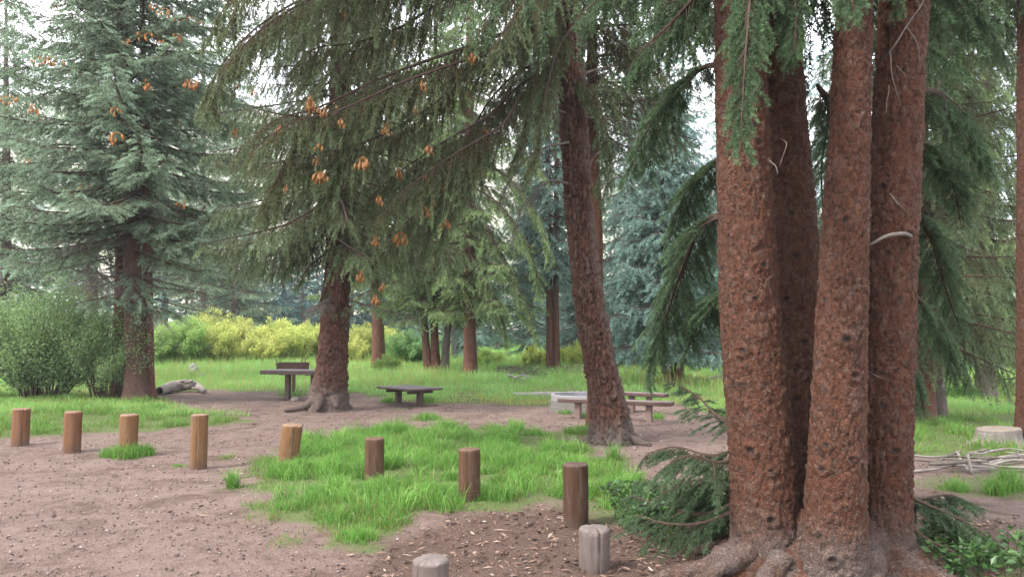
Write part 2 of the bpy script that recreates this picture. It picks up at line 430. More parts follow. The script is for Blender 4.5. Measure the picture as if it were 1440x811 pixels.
def build_ground():
    xs = np.concatenate([-np.geomspace(700, 15.3, 46), np.arange(-15, 13, .085), np.geomspace(13.2, 700, 46)])
    ys = np.concatenate([np.linspace(-60, 3, 12), np.arange(3.1, 27, .085), np.geomspace(27.2, 900, 80)])
    X, Y = np.meshgrid(xs, ys)
    x, y = X.ravel(), Y.ravel()
    t = turf(x, y)
    z = hgt(x, y) + t * .015
    P = np.stack([x, y], 1)
    fine = (fbm(P * 22, 2, 35) - .5) * .012 + (fbm(P * 9, 3, 31) - .5) * .015 + (fbm(P * 3, 2, 33) - .5) * .03
    z = z + fine * ((y < 30) & (np.abs(x) < 16))
    mul = sstep(-.25, .35, sd_poly(P, P_mulch) + (fbm(P * 2, 3, 41) - .5) * .8)
    hill = sstep(70, 110, y)
    mb = MB(); mb.add(np.stack([x, y, z], 1), Q=grid_quads(len(ys), len(xs), False), turf=t, mulch=mul, hill=hill)
    m, nt = new_mat('earth')
    tc = nd(nt, 'ShaderNodeTexCoord').outputs['Object']
    nA = noise(nt, tc, .8, 5, .6); nB = noise(nt, tc, 7, 5, .7); nC = noise(nt, tc, 70, 4, .7); nD = noise(nt, tc, 260, 2, .6)
    dirt = mixc(nt, ramp(nt, nB, [(.3, (0, 0, 0)), (.7, (1, 1, 1))]), (.068, .044, .036), (.140, .096, .082))
    dirt = mixc(nt, math_(nt, 'MULTIPLY', ramp(nt, nA, [(.4, (0, 0, 0)), (.65, (1, 1, 1))]), .5), dirt, (.150, .108, .095))
    vo = nd(nt, 'ShaderNodeTexVoronoi', feature='F1'); vo.inputs['Scale'].default_value = 75; vo.inputs['Randomness'].default_value = 1; lk(nt, tc, vo.inputs['Vector'])
    sp = ramp(nt, vo.outputs['Distance'], [(.25, (1, 1, 1)), (.55, (0, 0, 0))])
    sx = nd(nt, 'ShaderNodeSeparateColor'); lk(nt, vo.outputs['Color'], sx.inputs[0])
    peb = mixc(nt, sx.outputs[0], (.028, .018, .015), (.24, .195, .178))
    pm = math_(nt, 'MULTIPLY', sp, ramp(nt, sx.outputs[1], [(.35, (0, 0, 0)), (.5, (1, 1, 1))]))
    dirt = mixc(nt, math_(nt, 'MULTIPLY', pm, .85), dirt, peb)
    mulch = mixc(nt, ramp(nt, nC, [(.35, (0, 0, 0)), (.65, (1, 1, 1))]), (.024, .014, .010), (.092, .055, .040))
    mulch = mixc(nt, math_(nt, 'MULTIPLY', pm, .5), mulch, peb)
    col = mixc(nt, math_(nt, 'MULTIPLY', attr(nt, 'mulch'), .85), dirt, mulch)
    col = mixc(nt, math_(nt, 'MULTIPLY', ramp(nt, noise(nt, tc, 1.7, 6, .7, .8), [(.50, (0, 0, 0)), (.64, (1, 1, 1))]), .7), col, (.050, .031, .023))
    soil = mixc(nt, ramp(nt, nC, [(.35, (0, 0, 0)), (.65, (1, 1, 1))]), (.042, .052, .020), (.09, .115, .038))
    far = mixc(nt, ramp(nt, noise(nt, tc, .15, 4, .6), [(.35, (0, 0, 0)), (.65, (1, 1, 1))]), (.17, .28, .08), (.30, .36, .12))
    tf = ramp(nt, math_(nt, 'ADD', attr(nt, 'turf'), math_(nt, 'MULTIPLY', math_(nt, 'SUBTRACT', nB, .5), .7)), [(.3, (0, 0, 0)), (.75, (1, 1, 1))])
    col = mixc(nt, tf, col, soil)
    geo = nd(nt, 'ShaderNodeSeparateXYZ'); lk(nt, tc, geo.inputs[0])
    fy = nd(nt, 'ShaderNodeMapRange'); fy.inputs[1].default_value = 22; fy.inputs[2].default_value = 40; lk(nt, geo.outputs['Y'], fy.inputs[0])
    col = mixc(nt, math_(nt, 'MULTIPLY', fy.outputs[0], tf), col, far)
    hc = mixc(nt, ramp(nt, noise(nt, tc, .06, 6, .65), [(.38, (0, 0, 0)), (.62, (1, 1, 1))]), (.14, .17, .10), (.30, .27, .24))
    col = mixc(nt, attr(nt, 'hill'), col, hc)
    h = math_(nt, 'ADD', math_(nt, 'MULTIPLY', nC, .6), math_(nt, 'ADD', math_(nt, 'MULTIPLY', nD, .4), math_(nt, 'MULTIPLY', pm, .7)))
    principled(nt, col, .95, .15, bump(nt, h, .9, .012))
    o = mb.build('ground', m, smooth=True)
    tag(o, kind='structure')
build_ground()

# ------------------------------------------------------------------ grass
def blades(mb, P, H, W, tint, lean=.5, seg=2):
    n = len(P)
    az = rs.uniform(0, 2 * PI, n); fa = rs.uniform(0, 2 * PI, n)
    ld = np.stack([np.cos(az), np.sin(az), np.zeros(n)], 1)
    wd = np.stack([np.cos(fa), np.sin(fa), np.zeros(n)], 1) * (W / 2)[:, None]
    ln = np.abs(rs.normal(0, lean, n)) + .08
    mid = P + ld * (ln * H * .3)[:, None] + UP * (H * .58)[:, None]
    hz = np.sqrt(np.clip(1 - (ln * .55) ** 2, .15, 1))
    tip = P + ld * (ln * H)[:, None] + UP * (H * hz)[:, None]
    V = np.stack([P - wd, P + wd, mid + wd * .8, mid - wd * .8, tip], 1).reshape(-1, 3)
    b = np.arange(n)[:, None] * 5
    T = np.concatenate([b + [0, 1, 2], b + [0, 2, 3], b + [3, 2, 4]])
    t5 = np.repeat(tint, 5) + np.tile([-.12, -.12, .0, .0, .12], n)
    mb.add(V, T, tint=np.clip(t5, 0, 1))

def near_grass():
    mb = MB()
    def region(x0, x1, y0, y1, dens, hb, hv, wb, ymin=None):
        n = int((x1 - x0) * (y1 - y0) * dens)
        x, y = rs.uniform(x0, x1, n), rs.uniform(y0, y1, n)
        t = turf(x, y)
        P2 = np.stack([x, y], 1)
        cl = fbm(P2 * 2.6, 3, 51); fi = fbm(P2 * 8, 2, 55)
        bare = sstep(.42, .56, fbm(P2 * 1.3, 3, 58))
        keep = rs.random(n) < t ** 1.6 * np.clip((cl - .30) * 2.6 + .3, .25, 1) * np.clip((fi - .3) * 3 + .3, .3, 1) * (.22 + .78 * bare)
        x, y, t, cl, bare = x[keep], y[keep], t[keep], cl[keep], bare[keep]
        n = len(x)
        H = (hb + hv * np.clip((cl - .35) * 2.8, 0, 1.2)) * rs.uniform(.45, 1.2, n) * (.35 + .65 * t) * (.5 + .5 * bare)
        W = wb * rs.uniform(.6, 1.4, n)
        tint = np.clip(.42 + (cl - .5) * .5 + rs.normal(0, .22, n) + .14 * (fbm(np.stack([x, y], 1) * .7, 2, 61) - .5) - .25 * (1 - t), .02, 1)
        dead = rs.random(n) < .11
        tint = np.where(dead, rs.uniform(0, .12, n), tint)
        blades(mb, np.stack([x, y, hgt(x, y) - .01], 1), H, W, tint, .55)
    region(-4.2, 3.0, 5.6, 14.2, 5200, .05, .13, .0068)
    for k in range(330):
        c = np.array([rs.uniform(-4, 2.6), rs.uniform(5.8, 14)])
        if turf(c[:1], c[1:])[0] < rs.uniform(.3, 1): continue
        n = int(rs.uniform(40, 170)); r = rs.uniform(.07, .2); a = rs.uniform(0, 2 * PI, n); rr = r * np.sqrt(rs.random(n))
        x, y = c[0] + np.cos(a) * rr, c[1] + np.sin(a) * rr; h = rs.uniform(.13, .30)
        blades(mb, np.stack([x, y, hgt(x, y) - .01], 1), h * rs.uniform(.5, 1.15, n), np.full(n, .0085) * rs.uniform(.6, 1.3, n), np.clip(rs.normal(rs.uniform(.4, .8), .18, n), .05, 1), .75)
    region(-16, -5.5, 11.5, 20.5, 1500, .09, .15, .009)
    region(3.4, 9.5, 6.5, 17, 1300, .06, .16, .008)
    region(-.2, 2.2, 12.0, 14.3, 1200, .04, .05, .007)
    # tufts round the posts and loose tufts
    for px, py, r, h, n in ((398, 672, .22, .26, 800), (422, 664, .20, .24, 400), (180, 642, .30, .24, 1100), (205, 640, .16, .22, 300), (152, 642, .14, .18, 240), (522, 690, .26, .13, 500), (548, 694, .2, .20, 420), (610, 702, .26, .22, 800), (632, 700, .16, .2, 380), (676, 706, .16, .13, 260), (440, 712, .22, .17, 520), (505, 762, .22, .15, 420), (470, 735, .2, .14, 350),
                            (250, 655, .12, .06, 160), (815, 700, .25, .16, 420), (1420, 690, .2, .34, 420), (1400, 695, .16, .26, 260), (1345, 690, .18, .2, 220), (760, 655, .3, .2, 700), (455, 640, .25, .2, 600), (520, 640, .3, .24, 800), (700, 640, .3, .24, 800), (600, 590, .4, .2, 400),
                            (600, 566, .35, .22, 420), (545, 566, .3, .18, 260), (410, 556, .5, .16, 320), (822, 586, .2, .16, 120), (795, 582, .2, .16, 120), (925, 588, .2, .2, 140), (1340, 560, .8, .6, 900)):
        c = gnd(px, py); a = rs.uniform(0, 2 * PI, n); rr = r * np.sqrt(rs.random(n)) * rs.uniform(.4, 1, n)
        x, y = c[0] + np.cos(a) * rr, c[1] + np.sin(a) * rr
        H = h * rs.uniform(.4, 1.15, n) * (1.1 - .5 * rr / r)
        W = np.full(n, .0032 + .00045 * c[1]) * rs.uniform(.6, 1.3, n)
        blades(mb, np.stack([x, y, hgt(x, y) - .01], 1), H, W, np.clip(rs.normal(.55, .2, n), 0, 1), .6)
    o = mb.build('grass', M_grass)
    tag(o, 'short bright green grass growing in patches around the dirt clearing', 'grass', kind='stuff')
near_grass()

def meadow():
    mb = MB(); n = 330000
    Y = 16 * np.exp(rs.random(n) * math.log(95 / 16)); x = rs.uniform(-.80, .78, n) * Y
    keep = turf(x, Y) > .5; x, Y = x[keep], Y[keep]
    P2 = np.stack([x, Y], 1); n = len(x)
    cl = fbm(P2 * .8, 3, 71); big = fbm(P2 * .16, 3, 75)
    k2 = rs.random(n) < np.clip(cl * 2.2 - .35, .12, 1); x, Y, cl, big = x[k2], Y[k2], cl[k2], big[k2]; n = len(x)
    tall = sstep(22, 30, Y) * sstep(.42, .58, big)
    H = (.10 + .12 * cl + .30 * tall * cl + .004 * np.clip(Y - 20, 0, 60)) * rs.uniform(.5, 1.25, n)
    W = .00062 * Y * rs.uniform(.6, 1.5, n)
    tint = np.clip(.50 + (cl - .5) * .7 + (big - .5) * .5 + rs.normal(0, .15, n), 0, 1)
    straw = rs.random(n) < .05 + .28 * sstep(.55, .68, fbm(np.stack([x, Y], 1) * .25, 3, 79)) * sstep(27, 33, Y)
    tint = np.where(straw, rs.uniform(0, .3, n), tint)
    blades(mb, np.stack([x, Y, hgt(x, Y) - .01], 1), H, W, tint, .4)
    # tall seed-head grass
    m = 14000; yy = rs.uniform(21, 42, m); xx = rs.uniform(-.6, .5, m) * yy
    kk = (turf(xx, yy) > .6) & (fbm(np.stack([xx, yy], 1) * .3, 3, 83) > .52); xx, yy = xx[kk], yy[kk]; m = len(xx)
    blades(mb, np.stack([xx, yy, hgt(xx, yy)], 1), rs.uniform(.4, .8, m), .0005 * yy, rs.uniform(.0, .6, m), .25)
    o = mb.build('meadow_grass', M_meadow)
    tag(o, 'tall yellow green meadow grass stretching away behind the picnic site', 'grass', kind='stuff')
meadow()

# ------------------------------------------------------------------ litter on the ground
def litter():
    mb = MB()
    def put(n, x0, x1, y0, y1, prob, lmin, lmax, asp):
        x, y = rs.uniform(x0, x1, n), rs.uniform(y0, y1, n)
        k = rs.random(n) < prob(x, y); x, y = x[k], y[k]; n = len(x)
        L = lmin * (lmax / lmin) ** (rs.random(n) ** 2.2); w = L * rs.uniform(*asp, n); w = np.clip(w, .0025, .02)
        a = rs.uniform(0, 2 * PI, n); d = np.stack([np.cos(a), np.sin(a), rs.normal(0, .22, n)], 1) * L[:, None] / 2
        s = np.stack([-np.sin(a), np.cos(a), rs.normal(0, .4, n)], 1) * w[:, None] / 2
        c = np.stack([x, y, hgt(x, y) + turf(x, y) * .015 + .012 + rs.uniform(0, .008, n)], 1)
        th = (w * rs.uniform(.25, .6, n))[:, None] * UP
        V = np.stack([c - d, c - s * 1.1, c + d, c + s, c + th, c - th], 1).reshape(-1, 3)
        b = np.arange(n)[:, None] * 6
        T = np.concatenate([b + q for q in ([0, 1, 4], [1, 2, 4], [2, 3, 4], [3, 0, 4], [1, 0, 5], [2, 1, 5], [3, 2, 5], [0, 3, 5])])
        mb.add(V, T, tint=np.repeat(rs.random(n), 6))
    P_m = lambda x, y: sstep(-.3, .3, sd_poly(np.stack([x, y], 1), P_mulch)) * (1 - turf(x, y) * .8)
    put(30000, -3.2, 6, 4.0, 9.0, P_m, .008, .10, (.12, .5))
    put(9000, -8, 7, 4.2, 15, lambda x, y: (1 - turf(x, y)) * .7 * sstep(.35, .6, fbm(np.stack([x, y], 1) * .9, 3, 91)) + .03, .006, .07, (.15, .6))
    put(1500, -14, 7, 5, 22, lambda x, y: (1 - turf(x, y)) * .9, .03, .22, (.05, .12))
    m, nt = new_mat('litter_bits')
    col = ramp(nt, attr(nt, 'tint'), [(0, (0.0216, 0.01296, 0.01008)), (.35, (0.0612, 0.03456, 0.02592)), (.7, (0.1224, 0.0756, 0.05616)), (.93, (0.18, 0.1224, 0.0936)), (1, (0.288, 0.2304, 0.1872))])
    principled(nt, col, .85, .2)
    o = mb.build('forest_litter', m)
    tag(o, 'bark chips, twigs and needles strewn over the brown dirt', 'litter', kind='stuff')
    # gravel
    mb = MB(); n = 30000
    y = 4.2 * np.exp(rs.random(n) * math.log(20 / 4.2)); x = rs.uniform(-.75, .6, n) * y
    k = rs.random(n) < (1 - turf(x, y)) * (1 - .7 * P_m(x, y)); x, y = x[k], y[k]; n = len(x)
    r = .0035 * (5.5 ** (rs.random(n) ** 2.6)) * (.8 + y * .03)
    c = np.stack([x, y, hgt(x, y) + .008], 1)
    D = np.array([[1, 0, 0], [-1, 0, 0], [0, 1, 0], [0, -1, 0], [0, 0, 1], [0, 0, -1]], float)
    R = r[:, None, None] * rs.uniform(.6, 1.3, (n, 6, 1)) * D * [1, 1, .65]
    V = (c[:, None] + R).reshape(-1, 3); b = np.arange(n)[:, None] * 6
    T = np.concatenate([b + q for q in ([0, 2, 4], [2, 1, 4], [1, 3, 4], [3, 0, 4], [2, 0, 5], [1, 2, 5], [3, 1, 5], [0, 3, 5])])
    mb.add(V, T, tint=np.repeat(rs.random(n), 6))
    m, nt = new_mat('gravel_bits')
    col = ramp(nt, attr(nt, 'tint'), [(0, (.055, .038, .032)), (.5, (.095, .066, .057)), (.85, (.15, .112, .10)), (.95, (.20, .16, .145)), (1, (.30, .26, .24))])
    principled(nt, col, .85, .25)
    o = mb.build('gravel', m, smooth=True)
    tag(o, 'small pinkish stones scattered over the bare dirt', 'gravel', kind='stuff')
litter()

# ------------------------------------------------------------------ conifer boughs
def needles(mb, A, B, TN, st, m=0):
    """needle triangles round the shoots A->B"""
    L = np.linalg.norm(B - A, axis=1)
    cnt = np.maximum(2, np.round(L * st['nd'] * rs.uniform(.8, 1.2, len(L)))).astype(int)
    i = np.repeat(np.arange(len(L)), cnt); n = len(i)
    t = rs.random(n); D = nrm(B - A)[i]
    base = A[i] + (B - A)[i] * t[:, None]
    R = nrm(np.cross(D, rs.normal(0, 1, (n, 3))))
    d = nrm(D * rs.uniform(.45, .9, n)[:, None] + R * rs.uniform(.6, 1, n)[:, None] + UP * st.get('nup', .12))
    nl = st['nl'] * rs.uniform(.7, 1.25, n)
    tip = base + d * nl[:, None]
    w = nrm(np.cross(d, rs.normal(0, 1, (n, 3)))) * (st['nw'] * rs.uniform(.7, 1.3, n) / 2)[:, None]
    V = np.stack([base - w, base + w, tip], 1).reshape(-1, 3)
    tn = TN[i] + rs.normal(0, .07, n) + (t - .5) * .12
    mb.add(V, np.arange(n * 3).reshape(-1, 3), None, m, tint=np.repeat(np.clip(tn, 0, 1), 3))

def prisms(mb, P, r0, r1, m):
    """thin three sided twigs, P is (n, k, 3)"""
    n, k, _ = P.shape
    T = nrm(P[:, -1] - P[:, 0]); N = nrm(np.cross(T, [.3, .2, 1.])); B = np.cross(T, N)
    rad = np.linspace(1, 0, k)[None, :] * (r0 - r1)[:, None] + r1[:, None]
    ring = [math.cos(a) * N + math.sin(a) * B for a in (0, 2 * PI / 3, 4 * PI / 3)]
    V = np.stack([P + rad[:, :, None] * q[:, None] for q in ring], 2).reshape(-1, 3)
    q = grid_quads(k, 3); Q = (np.arange(n)[:, None, None] * (k * 3) + q[None]).reshape(-1, 4)
    mb.add(V, None, Q, m, tint=.1)

def limb(mb, pts, r0, st, bare=0., wood=1, tintoff=0.):
    P = path(pts, step=.07 if st['s2'] < .1 else .12)
    seg = np.linalg.norm(np.diff(P, axis=0), axis=1); S = np.r_[0, np.cumsum(seg)]; L = S[-1]
    t = S / L
    tube(mb, P, r0 * (1 - t) ** .75 + .0022 * (st['nl'] / .02) ** .5, 5, wood, True, tint=.1)
    if st.get('dead'):
        pos = np.arange(.15 * L, L, st['s2'])
    else:
        pos = np.arange(max(bare, .03) * L, L * .985, st['s2'])
    pos = pos + rs.uniform(-.3, .3, len(pos)) * st['s2']; pos = np.clip(pos, 0, L * .995)
    pos = np.repeat(pos, 2); n2 = len(pos); sg = np.tile([1., -1.], n2 // 2)
    tt = pos / L
    p0 = np.stack([np.interp(pos, S, P[:, k]) for k in range(3)], 1)
    TT = nrm(np.gradient(P, axis=0)); Tn = nrm(np.stack([np.interp(pos, S, TT[:, k]) for k in range(3)], 1))
    Sd = np.cross(Tn, UP); small = np.linalg.norm(Sd, axis=1) < .25
    az = rs.uniform(0, 2 * PI, n2)
    Sd[small] = np.stack([np.cos(az), np.sin(az), 0 * az], 1)[small]; Sd = nrm(Sd)
    prof = np.interp(tt, [0, .12, .5, 1], [.45, .8, 1, .38])
    l2 = st['len2'] * prof * rs.uniform(.55, 1.25, n2)
    D = nrm(Tn * (st['fwd'] * rs.uniform(.6, 1.3, n2))[:, None] + Sd * (sg * st['side'] * rs.uniform(.5, 1.2, n2))[:, None]
            - UP * (st['hang'] * rs.uniform(.5, 1.4, n2))[:, None] + rs.normal(0, .12, (n2, 3)))
    K = 6
    u = np.linspace(0, 1, K)
    P2 = p0[:, None] + D[:, None] * (l2[:, None] * u[None])[..., None] - UP * (st['sag'] * l2[:, None] * u[None] ** 2)[..., None]
    prisms(mb, P2, .0032 * (l2 / .4) ** .5 * (st['nl'] / .02) ** .45 + .001, np.full(n2, .0009 * (st['nl'] / .02) ** .5), wood)
    if st.get('dead'):
        cnt = np.maximum(1, np.round(l2 / st['s3'])).astype(int); i = np.repeat(np.arange(n2), cnt); n3 = len(i)
        s = rs.uniform(.2, .95, n3); a = p0[i] + D[i] * (l2[i] * s)[:, None] - UP * (st['sag'] * l2[i] * s ** 2)[:, None]
        d = nrm(D[i] * .6 + rs.normal(0, .6, (n3, 3)) - UP * .2); l = st['len3'] * rs.uniform(.4, 1.2, n3)
        Q = a[:, None] + d[:, None] * (l[:, None] * np.linspace(0, 1, 3)[None])[..., None]
        prisms(mb, Q, np.full(n3, .0022 * (st['nl'] / .02) ** .5), np.full(n3, .0007), wood)
        return
    base_t = np.clip(.40 + rs.normal(0, .10, n2) + .16 * (tt - .5) + tintoff, 0, 1)
    # side shoots
    cnt = np.maximum(1, np.round(l2 / st['s3'])).astype(int)
    i = np.repeat(np.arange(n2), cnt * 2); n3 = len(i)
    s = rs.uniform(st.get('in', .12), 1, n3); sg3 = np.where(rs.random(n3) < .5, 1., -1.)
    a = p0[i] + D[i] * (l2[i] * s)[:, None] - UP * (st['sag'] * l2[i] * s ** 2)[:, None]
    T2 = nrm(D[i] - UP * (2 * st['sag'] * s)[:, None]); S2 = np.cross(T2, UP); S2 = nrm(S2 + rs.normal(0, .25, (n3, 3)))
    d3 = nrm(T2 * st['fwd3'] + S2 * (sg3 * st['side3'] * rs.uniform(.4, 1.2, n3))[:, None] - UP * (st['hang3'] * rs.uniform(.3, 1.5, n3))[:, None])
    l3 = st['len3'] * rs.uniform(.45, 1.15, n3) * (1.05 - .55 * s)
    b = a + d3 * l3[:, None]
    t3 = base_t[i] + .30 * (s - .45) + rs.normal(0, .06, n3)
    # ends of secondaries
    A2 = P2[:, 2:-1].reshape(-1, 3); B2 = P2[:, 3:].reshape(-1, 3)
    tE = (base_t[:, None] + np.array([0., .12, .24])[None]).ravel()
    # each side shoot has an older half and a tip
    mid = (a + b) / 2 + rs.normal(0, .004, a.shape)
    needles(mb, np.vstack([a, mid, A2]), np.vstack([mid, b, B2]), np.concatenate([t3 - .06, t3 + .10, tE]), st)

# bough styles (lengths in metres): nl, nw, nd = needle length, width and number per metre of shoot
S_curtain = dict(s2=.066, len2=.68, fwd=.4, side=.6, hang=.85, sag=.4, s3=.048, fwd3=.75, side3=.65, hang3=.4, len3=.155, nl=.030, nw=.0088, nd=170, nup=0.)
S_flat = dict(s2=.105, len2=.72, fwd=.65, side=.85, hang=.25, sag=.15, s3=.075, fwd3=.75, side3=.6, hang3=.22, len3=.18, nl=.042, nw=.0145, nd=100, nup=.2)
S_droop = dict(s2=.105, len2=.70, fwd=.5, side=.6, hang=.65, sag=.4, s3=.075, fwd3=.75, side3=.5, hang3=.4, len3=.18, nl=.040, nw=.0135, nd=95, nup=.05)
S_back = dict(s2=.17, len2=.85, fwd=.6, side=.8, hang=.4, sag=.25, s3=.12, fwd3=.75, side3=.6, hang3=.35, len3=.26, nl=.065, nw=.027, nd=46, nup=.15)
S_far = dict(s2=.30, len2=1.0, fwd=.6, side=.75, hang=.25, sag=.1, s3=.22, fwd3=.7, side3=.6, hang3=.2, len3=.38, nl=.13, nw=.060, nd=20, nup=.3)
S_close = dict(s2=.055, len2=.30, fwd=.75, side=.75, hang=.28, sag=.25, s3=.032, fwd3=.8, side3=.6, hang3=.25, len3=.11, nl=.018, nw=.0034, nd=520, nup=.1)
S_dead = dict(s2=.10, len2=.5, fwd=.6, side=.7, hang=.35, sag=.35, s3=.09, len3=.16, nl=.03, nw=0, nd=0, dead=True)

def bough_pts(o, az, L, droop, curl, k=5):
    t = np.linspace(0, 1, k)
    d = np.array([math.cos(az), math.sin(az), 0.])
    side = np.array([-d[1], d[0], 0]) * rs.normal(0, .10)
    return [o + d * L * q + side * L * q * q + UP * L * (-droop * q + curl * q * q) for q in t]

def crown_limbs(mb, line, z0, z1, n, L0, L1, st, droop=(.5, -.1), curl=.25, r0=.035, az_pref=None, tintoff=0., bare=.12):
    """n boughs round the trunk line (rows x, y, z, r) between heights z0 and z1"""
    ga = rs.uniform(0, 6)
    for k in range(n):
        f = (k + rs.uniform(-.3, .3)) / max(n - 1, 1); f = min(max(f, 0), 1)
        z = z0 + (z1 - z0) * f
        o = np.array([np.interp(z, line[:, 2], line[:, 0]), np.interp(z, line[:, 2], line[:, 1]), z])
        ga += 2.4 + rs.uniform(-.5, .5)
        L = (L0 + (L1 - L0) * f) * rs.uniform(.7, 1.15)
        dr = droop[0] + (droop[1] - droop[0]) * f + rs.normal(0, .07)
        limb(mb, bough_pts(o, ga, L, dr, curl + rs.normal(0, .06)), r0 * (1 - .6 * f) * (L / L0) ** .5, st, bare, tintoff=tintoff + rs.normal(0, .05))

# ------------------------------------------------------------------ trunks
def trunk(name, rows, parent, mat, base, kind='far', flare=.35, fl_h=.35, lobes=5, dz=.12, ns=20, knots=(), pale=None, step=None, seed=0):
    """rows: x, y, z, r from the ground up"""
    R = path([tuple(q) for q in rows], step=dz)
    P, r = R[:, :3], np.maximum(R[:, 3], .004)
    a = np.linspace(0, 2 * PI, ns, endpoint=False)
    z = P[:, 2:3] - P[0, 2]
    lob = 1 + .45 * np.cos(lobes * a[None] + seed * 1.7 + .6 * np.sin(a[None] * 2 + seed))
    rad = r[:, None] * (1 + flare * np.exp(-np.maximum(z, 0) / fl_h) * lob)
    rad = rad * (1 + .05 * (fbm(np.stack(np.broadcast_arrays(np.cos(a)[None] * 1.3 + seed, np.sin(a)[None] * 1.3, z * 1.1), -1).reshape(-1, 3), 3, seed).reshape(rad.shape) - .5) * 2)
    def pos(rad):
        V = np.stack(np.broadcast_arrays(P[:, 0:1] + np.cos(a)[None] * rad, P[:, 1:2] + np.sin(a)[None] * rad, P[:, 2:3] + 0 * rad), -1)
        return V.reshape(-1, 3)
    V = pos(rad)
    edge = np.ones(len(V)); cell = np.full(len(V), .3); kn = np.zeros(len(V)); pl = np.zeros(len(V))
    if kind != 'far':
        rel = V - np.asarray(base)
        warp = (np.stack([fbm(rel * 9 + 5, 3, seed), fbm(rel * 9 + 31, 3, seed), fbm(rel * 9 + 77, 3, seed)], 1) - .5)
        if kind == 'scales':
            q = rel * [19, 19, 10.5] + warp * 3.0; amp = .0125
        else:
            q = rel * [19, 19, 3.2] + warp * [1.8, 1.8, .7]; amp = .046
        f1, f2, cell = worley(q, seed)
        edge = np.clip((f2 - f1) * 1.6, 0, 1)
        d = amp * (np.minimum(edge, .45) / .45) * (.55 + .8 * cell) - amp * .6 + (fbm(rel * 60, 2, seed + 5) - .5) * amp * .7
        if kind == 'scales':
            g1, g2, gc = worley(rel * [44, 44, 26] + warp * 3, seed + 3)
            d = d + (np.clip((g2 - g1) * 2, 0, 1) * .6 + gc * .9 - .7) * .0075
            cell = np.clip(cell * .55 + gc * .5, 0, 1); edge = np.clip(edge * (.45 + np.clip((g2 - g1) * 2.5, 0, 1)), 0, 1)
        else:
            edge = edge * .55
        rad = rad + d.reshape(rad.shape)
        rk = np.random.default_rng(seed + 50)
        if kind == 'scales' and len(knots):
            knots = [(q[0], q[1], q[2] * 1.25) for q in knots] + [(rk.uniform(-PI, 0), rk.uniform(.3, 4.2), rk.uniform(.010, .024)) for q in range(26)]
        for (ka, kz, kr) in knots:
            dd = np.hypot((np.arctan2(np.sin(a - ka), np.cos(a - ka)))[None] * r[:, None], (P[:, 2:3] - kz) * 1.25) / kr
            rad = rad + np.exp(-((dd - 1.0) / .45) ** 2) * kr * .42 - np.exp(-(dd / .6) ** 2) * kr * .35
            kn = np.maximum(kn, (sstep(1.0, .35, dd) * .95).ravel())
            edge = np.where((dd.ravel() < 1.3), np.maximum(edge, .5), edge)
        V = pos(rad)
    if pale is not None:
        pl = pale(V, np.tile(a, len(P)))
    mb = MB(); Q = grid_quads(len(P), ns)
    top = len(V); V = np.vstack([V, P[-1] + [0, 0, .01]])
    k = np.arange(ns); T = np.stack([np.full(ns, top), (len(P) - 1) * ns + k, (len(P) - 1) * ns + (k + 1) % ns], 1)
    ap = lambda x, v: np.r_[x, v]
    mb.add(V, T, Q, 0, edge=ap(edge, 1), cell=ap(cell, .3), knot=ap(kn, 0), pale=ap(pl, 0))
    return mb.build(name, mat, parent, True, base if parent is not None else None)

def rows_px(lst, Y, sink=.12):
    """lst of (px, py, half width in px); first row is put on the ground"""
    out = []
    for k, q in enumerate(lst):
        y = q[3] if len(q) > 3 else Y
        p = at(q[0], q[1], y)
        if k == 0:
            p[2] = float(hgt(p[0], p[1])) - sink
        out.append((p[0], p[1], p[2], q[2] * y / F))
    return np.array(out)

# ---- cones
def cone_cluster_mesh(n=6, s=1.0, sp=.045, mat=None):
    mb = MB()
    for k in range(n):
        c = np.array([rs.normal(0, sp), rs.normal(0, sp), rs.uniform(-.05 - sp * .6, .0)]) * s
        tube(mb, np.array([[0, 0, .02], c * .5 + [0, 0, .02], c - [0, 0, .004]]), .004, 4)
        L = rs.uniform(.07, .10) * s; rr = .017 * s
        t = np.linspace(0, 1, 8); R = rr * np.sin(np.clip(t * .93 + .06, 0, 1) * PI) ** .6 * (1 + .12 * np.sin(t * 34))
        tilt = rs.normal(0, .18, 2)
        P = c + np.stack([tilt[0] * L * t, tilt[1] * L * t, -L * t], 1)
        tube(mb, P, R, 7)
    return mb.mesh('cone_cluster', [mat or M_cone], True)
CONES = [cone_cluster_mesh(n, s) for n, s in ((6, 1.0), (8, 1.15), (5, .9))]
CONES_BIG = [cone_cluster_mesh(n, s, sp, M_cone_bright) for n, s, sp in ((7, 1.2, .09), (9, 1.25, .11), (6, 1.15, .08))]
def put_cones(parent, base, pts, lib=None):
    for k, p in enumerate(pts):
        o = bpy.data.objects.new('cone_cluster', (lib or CONES)[k % 3]); C.objects.link(o)
        o.parent = parent; o.location = tuple(float(q) for q in (np.asarray(p) - base)); o.rotation_euler = (0, 0, rs.uniform(0, 6))
        s = rs.uniform(.7, 1.25); o.scale = (s, s, s)

def ext(rows, zt, shrink=.5):
    """carry a trunk line on to height zt"""
    a, b = rows[-2], rows[-1]
    d = (b[:3] - a[:3]) / max(b[2] - a[2], .1)
    return np.vstack([rows, np.r_[b[:3] + d * (zt - b[2]), b[3] * shrink]])

def poly_px(l, Y=None):
    return [at(q[0], q[1], q[2] if len(q) > 2 else Y) for q in l]

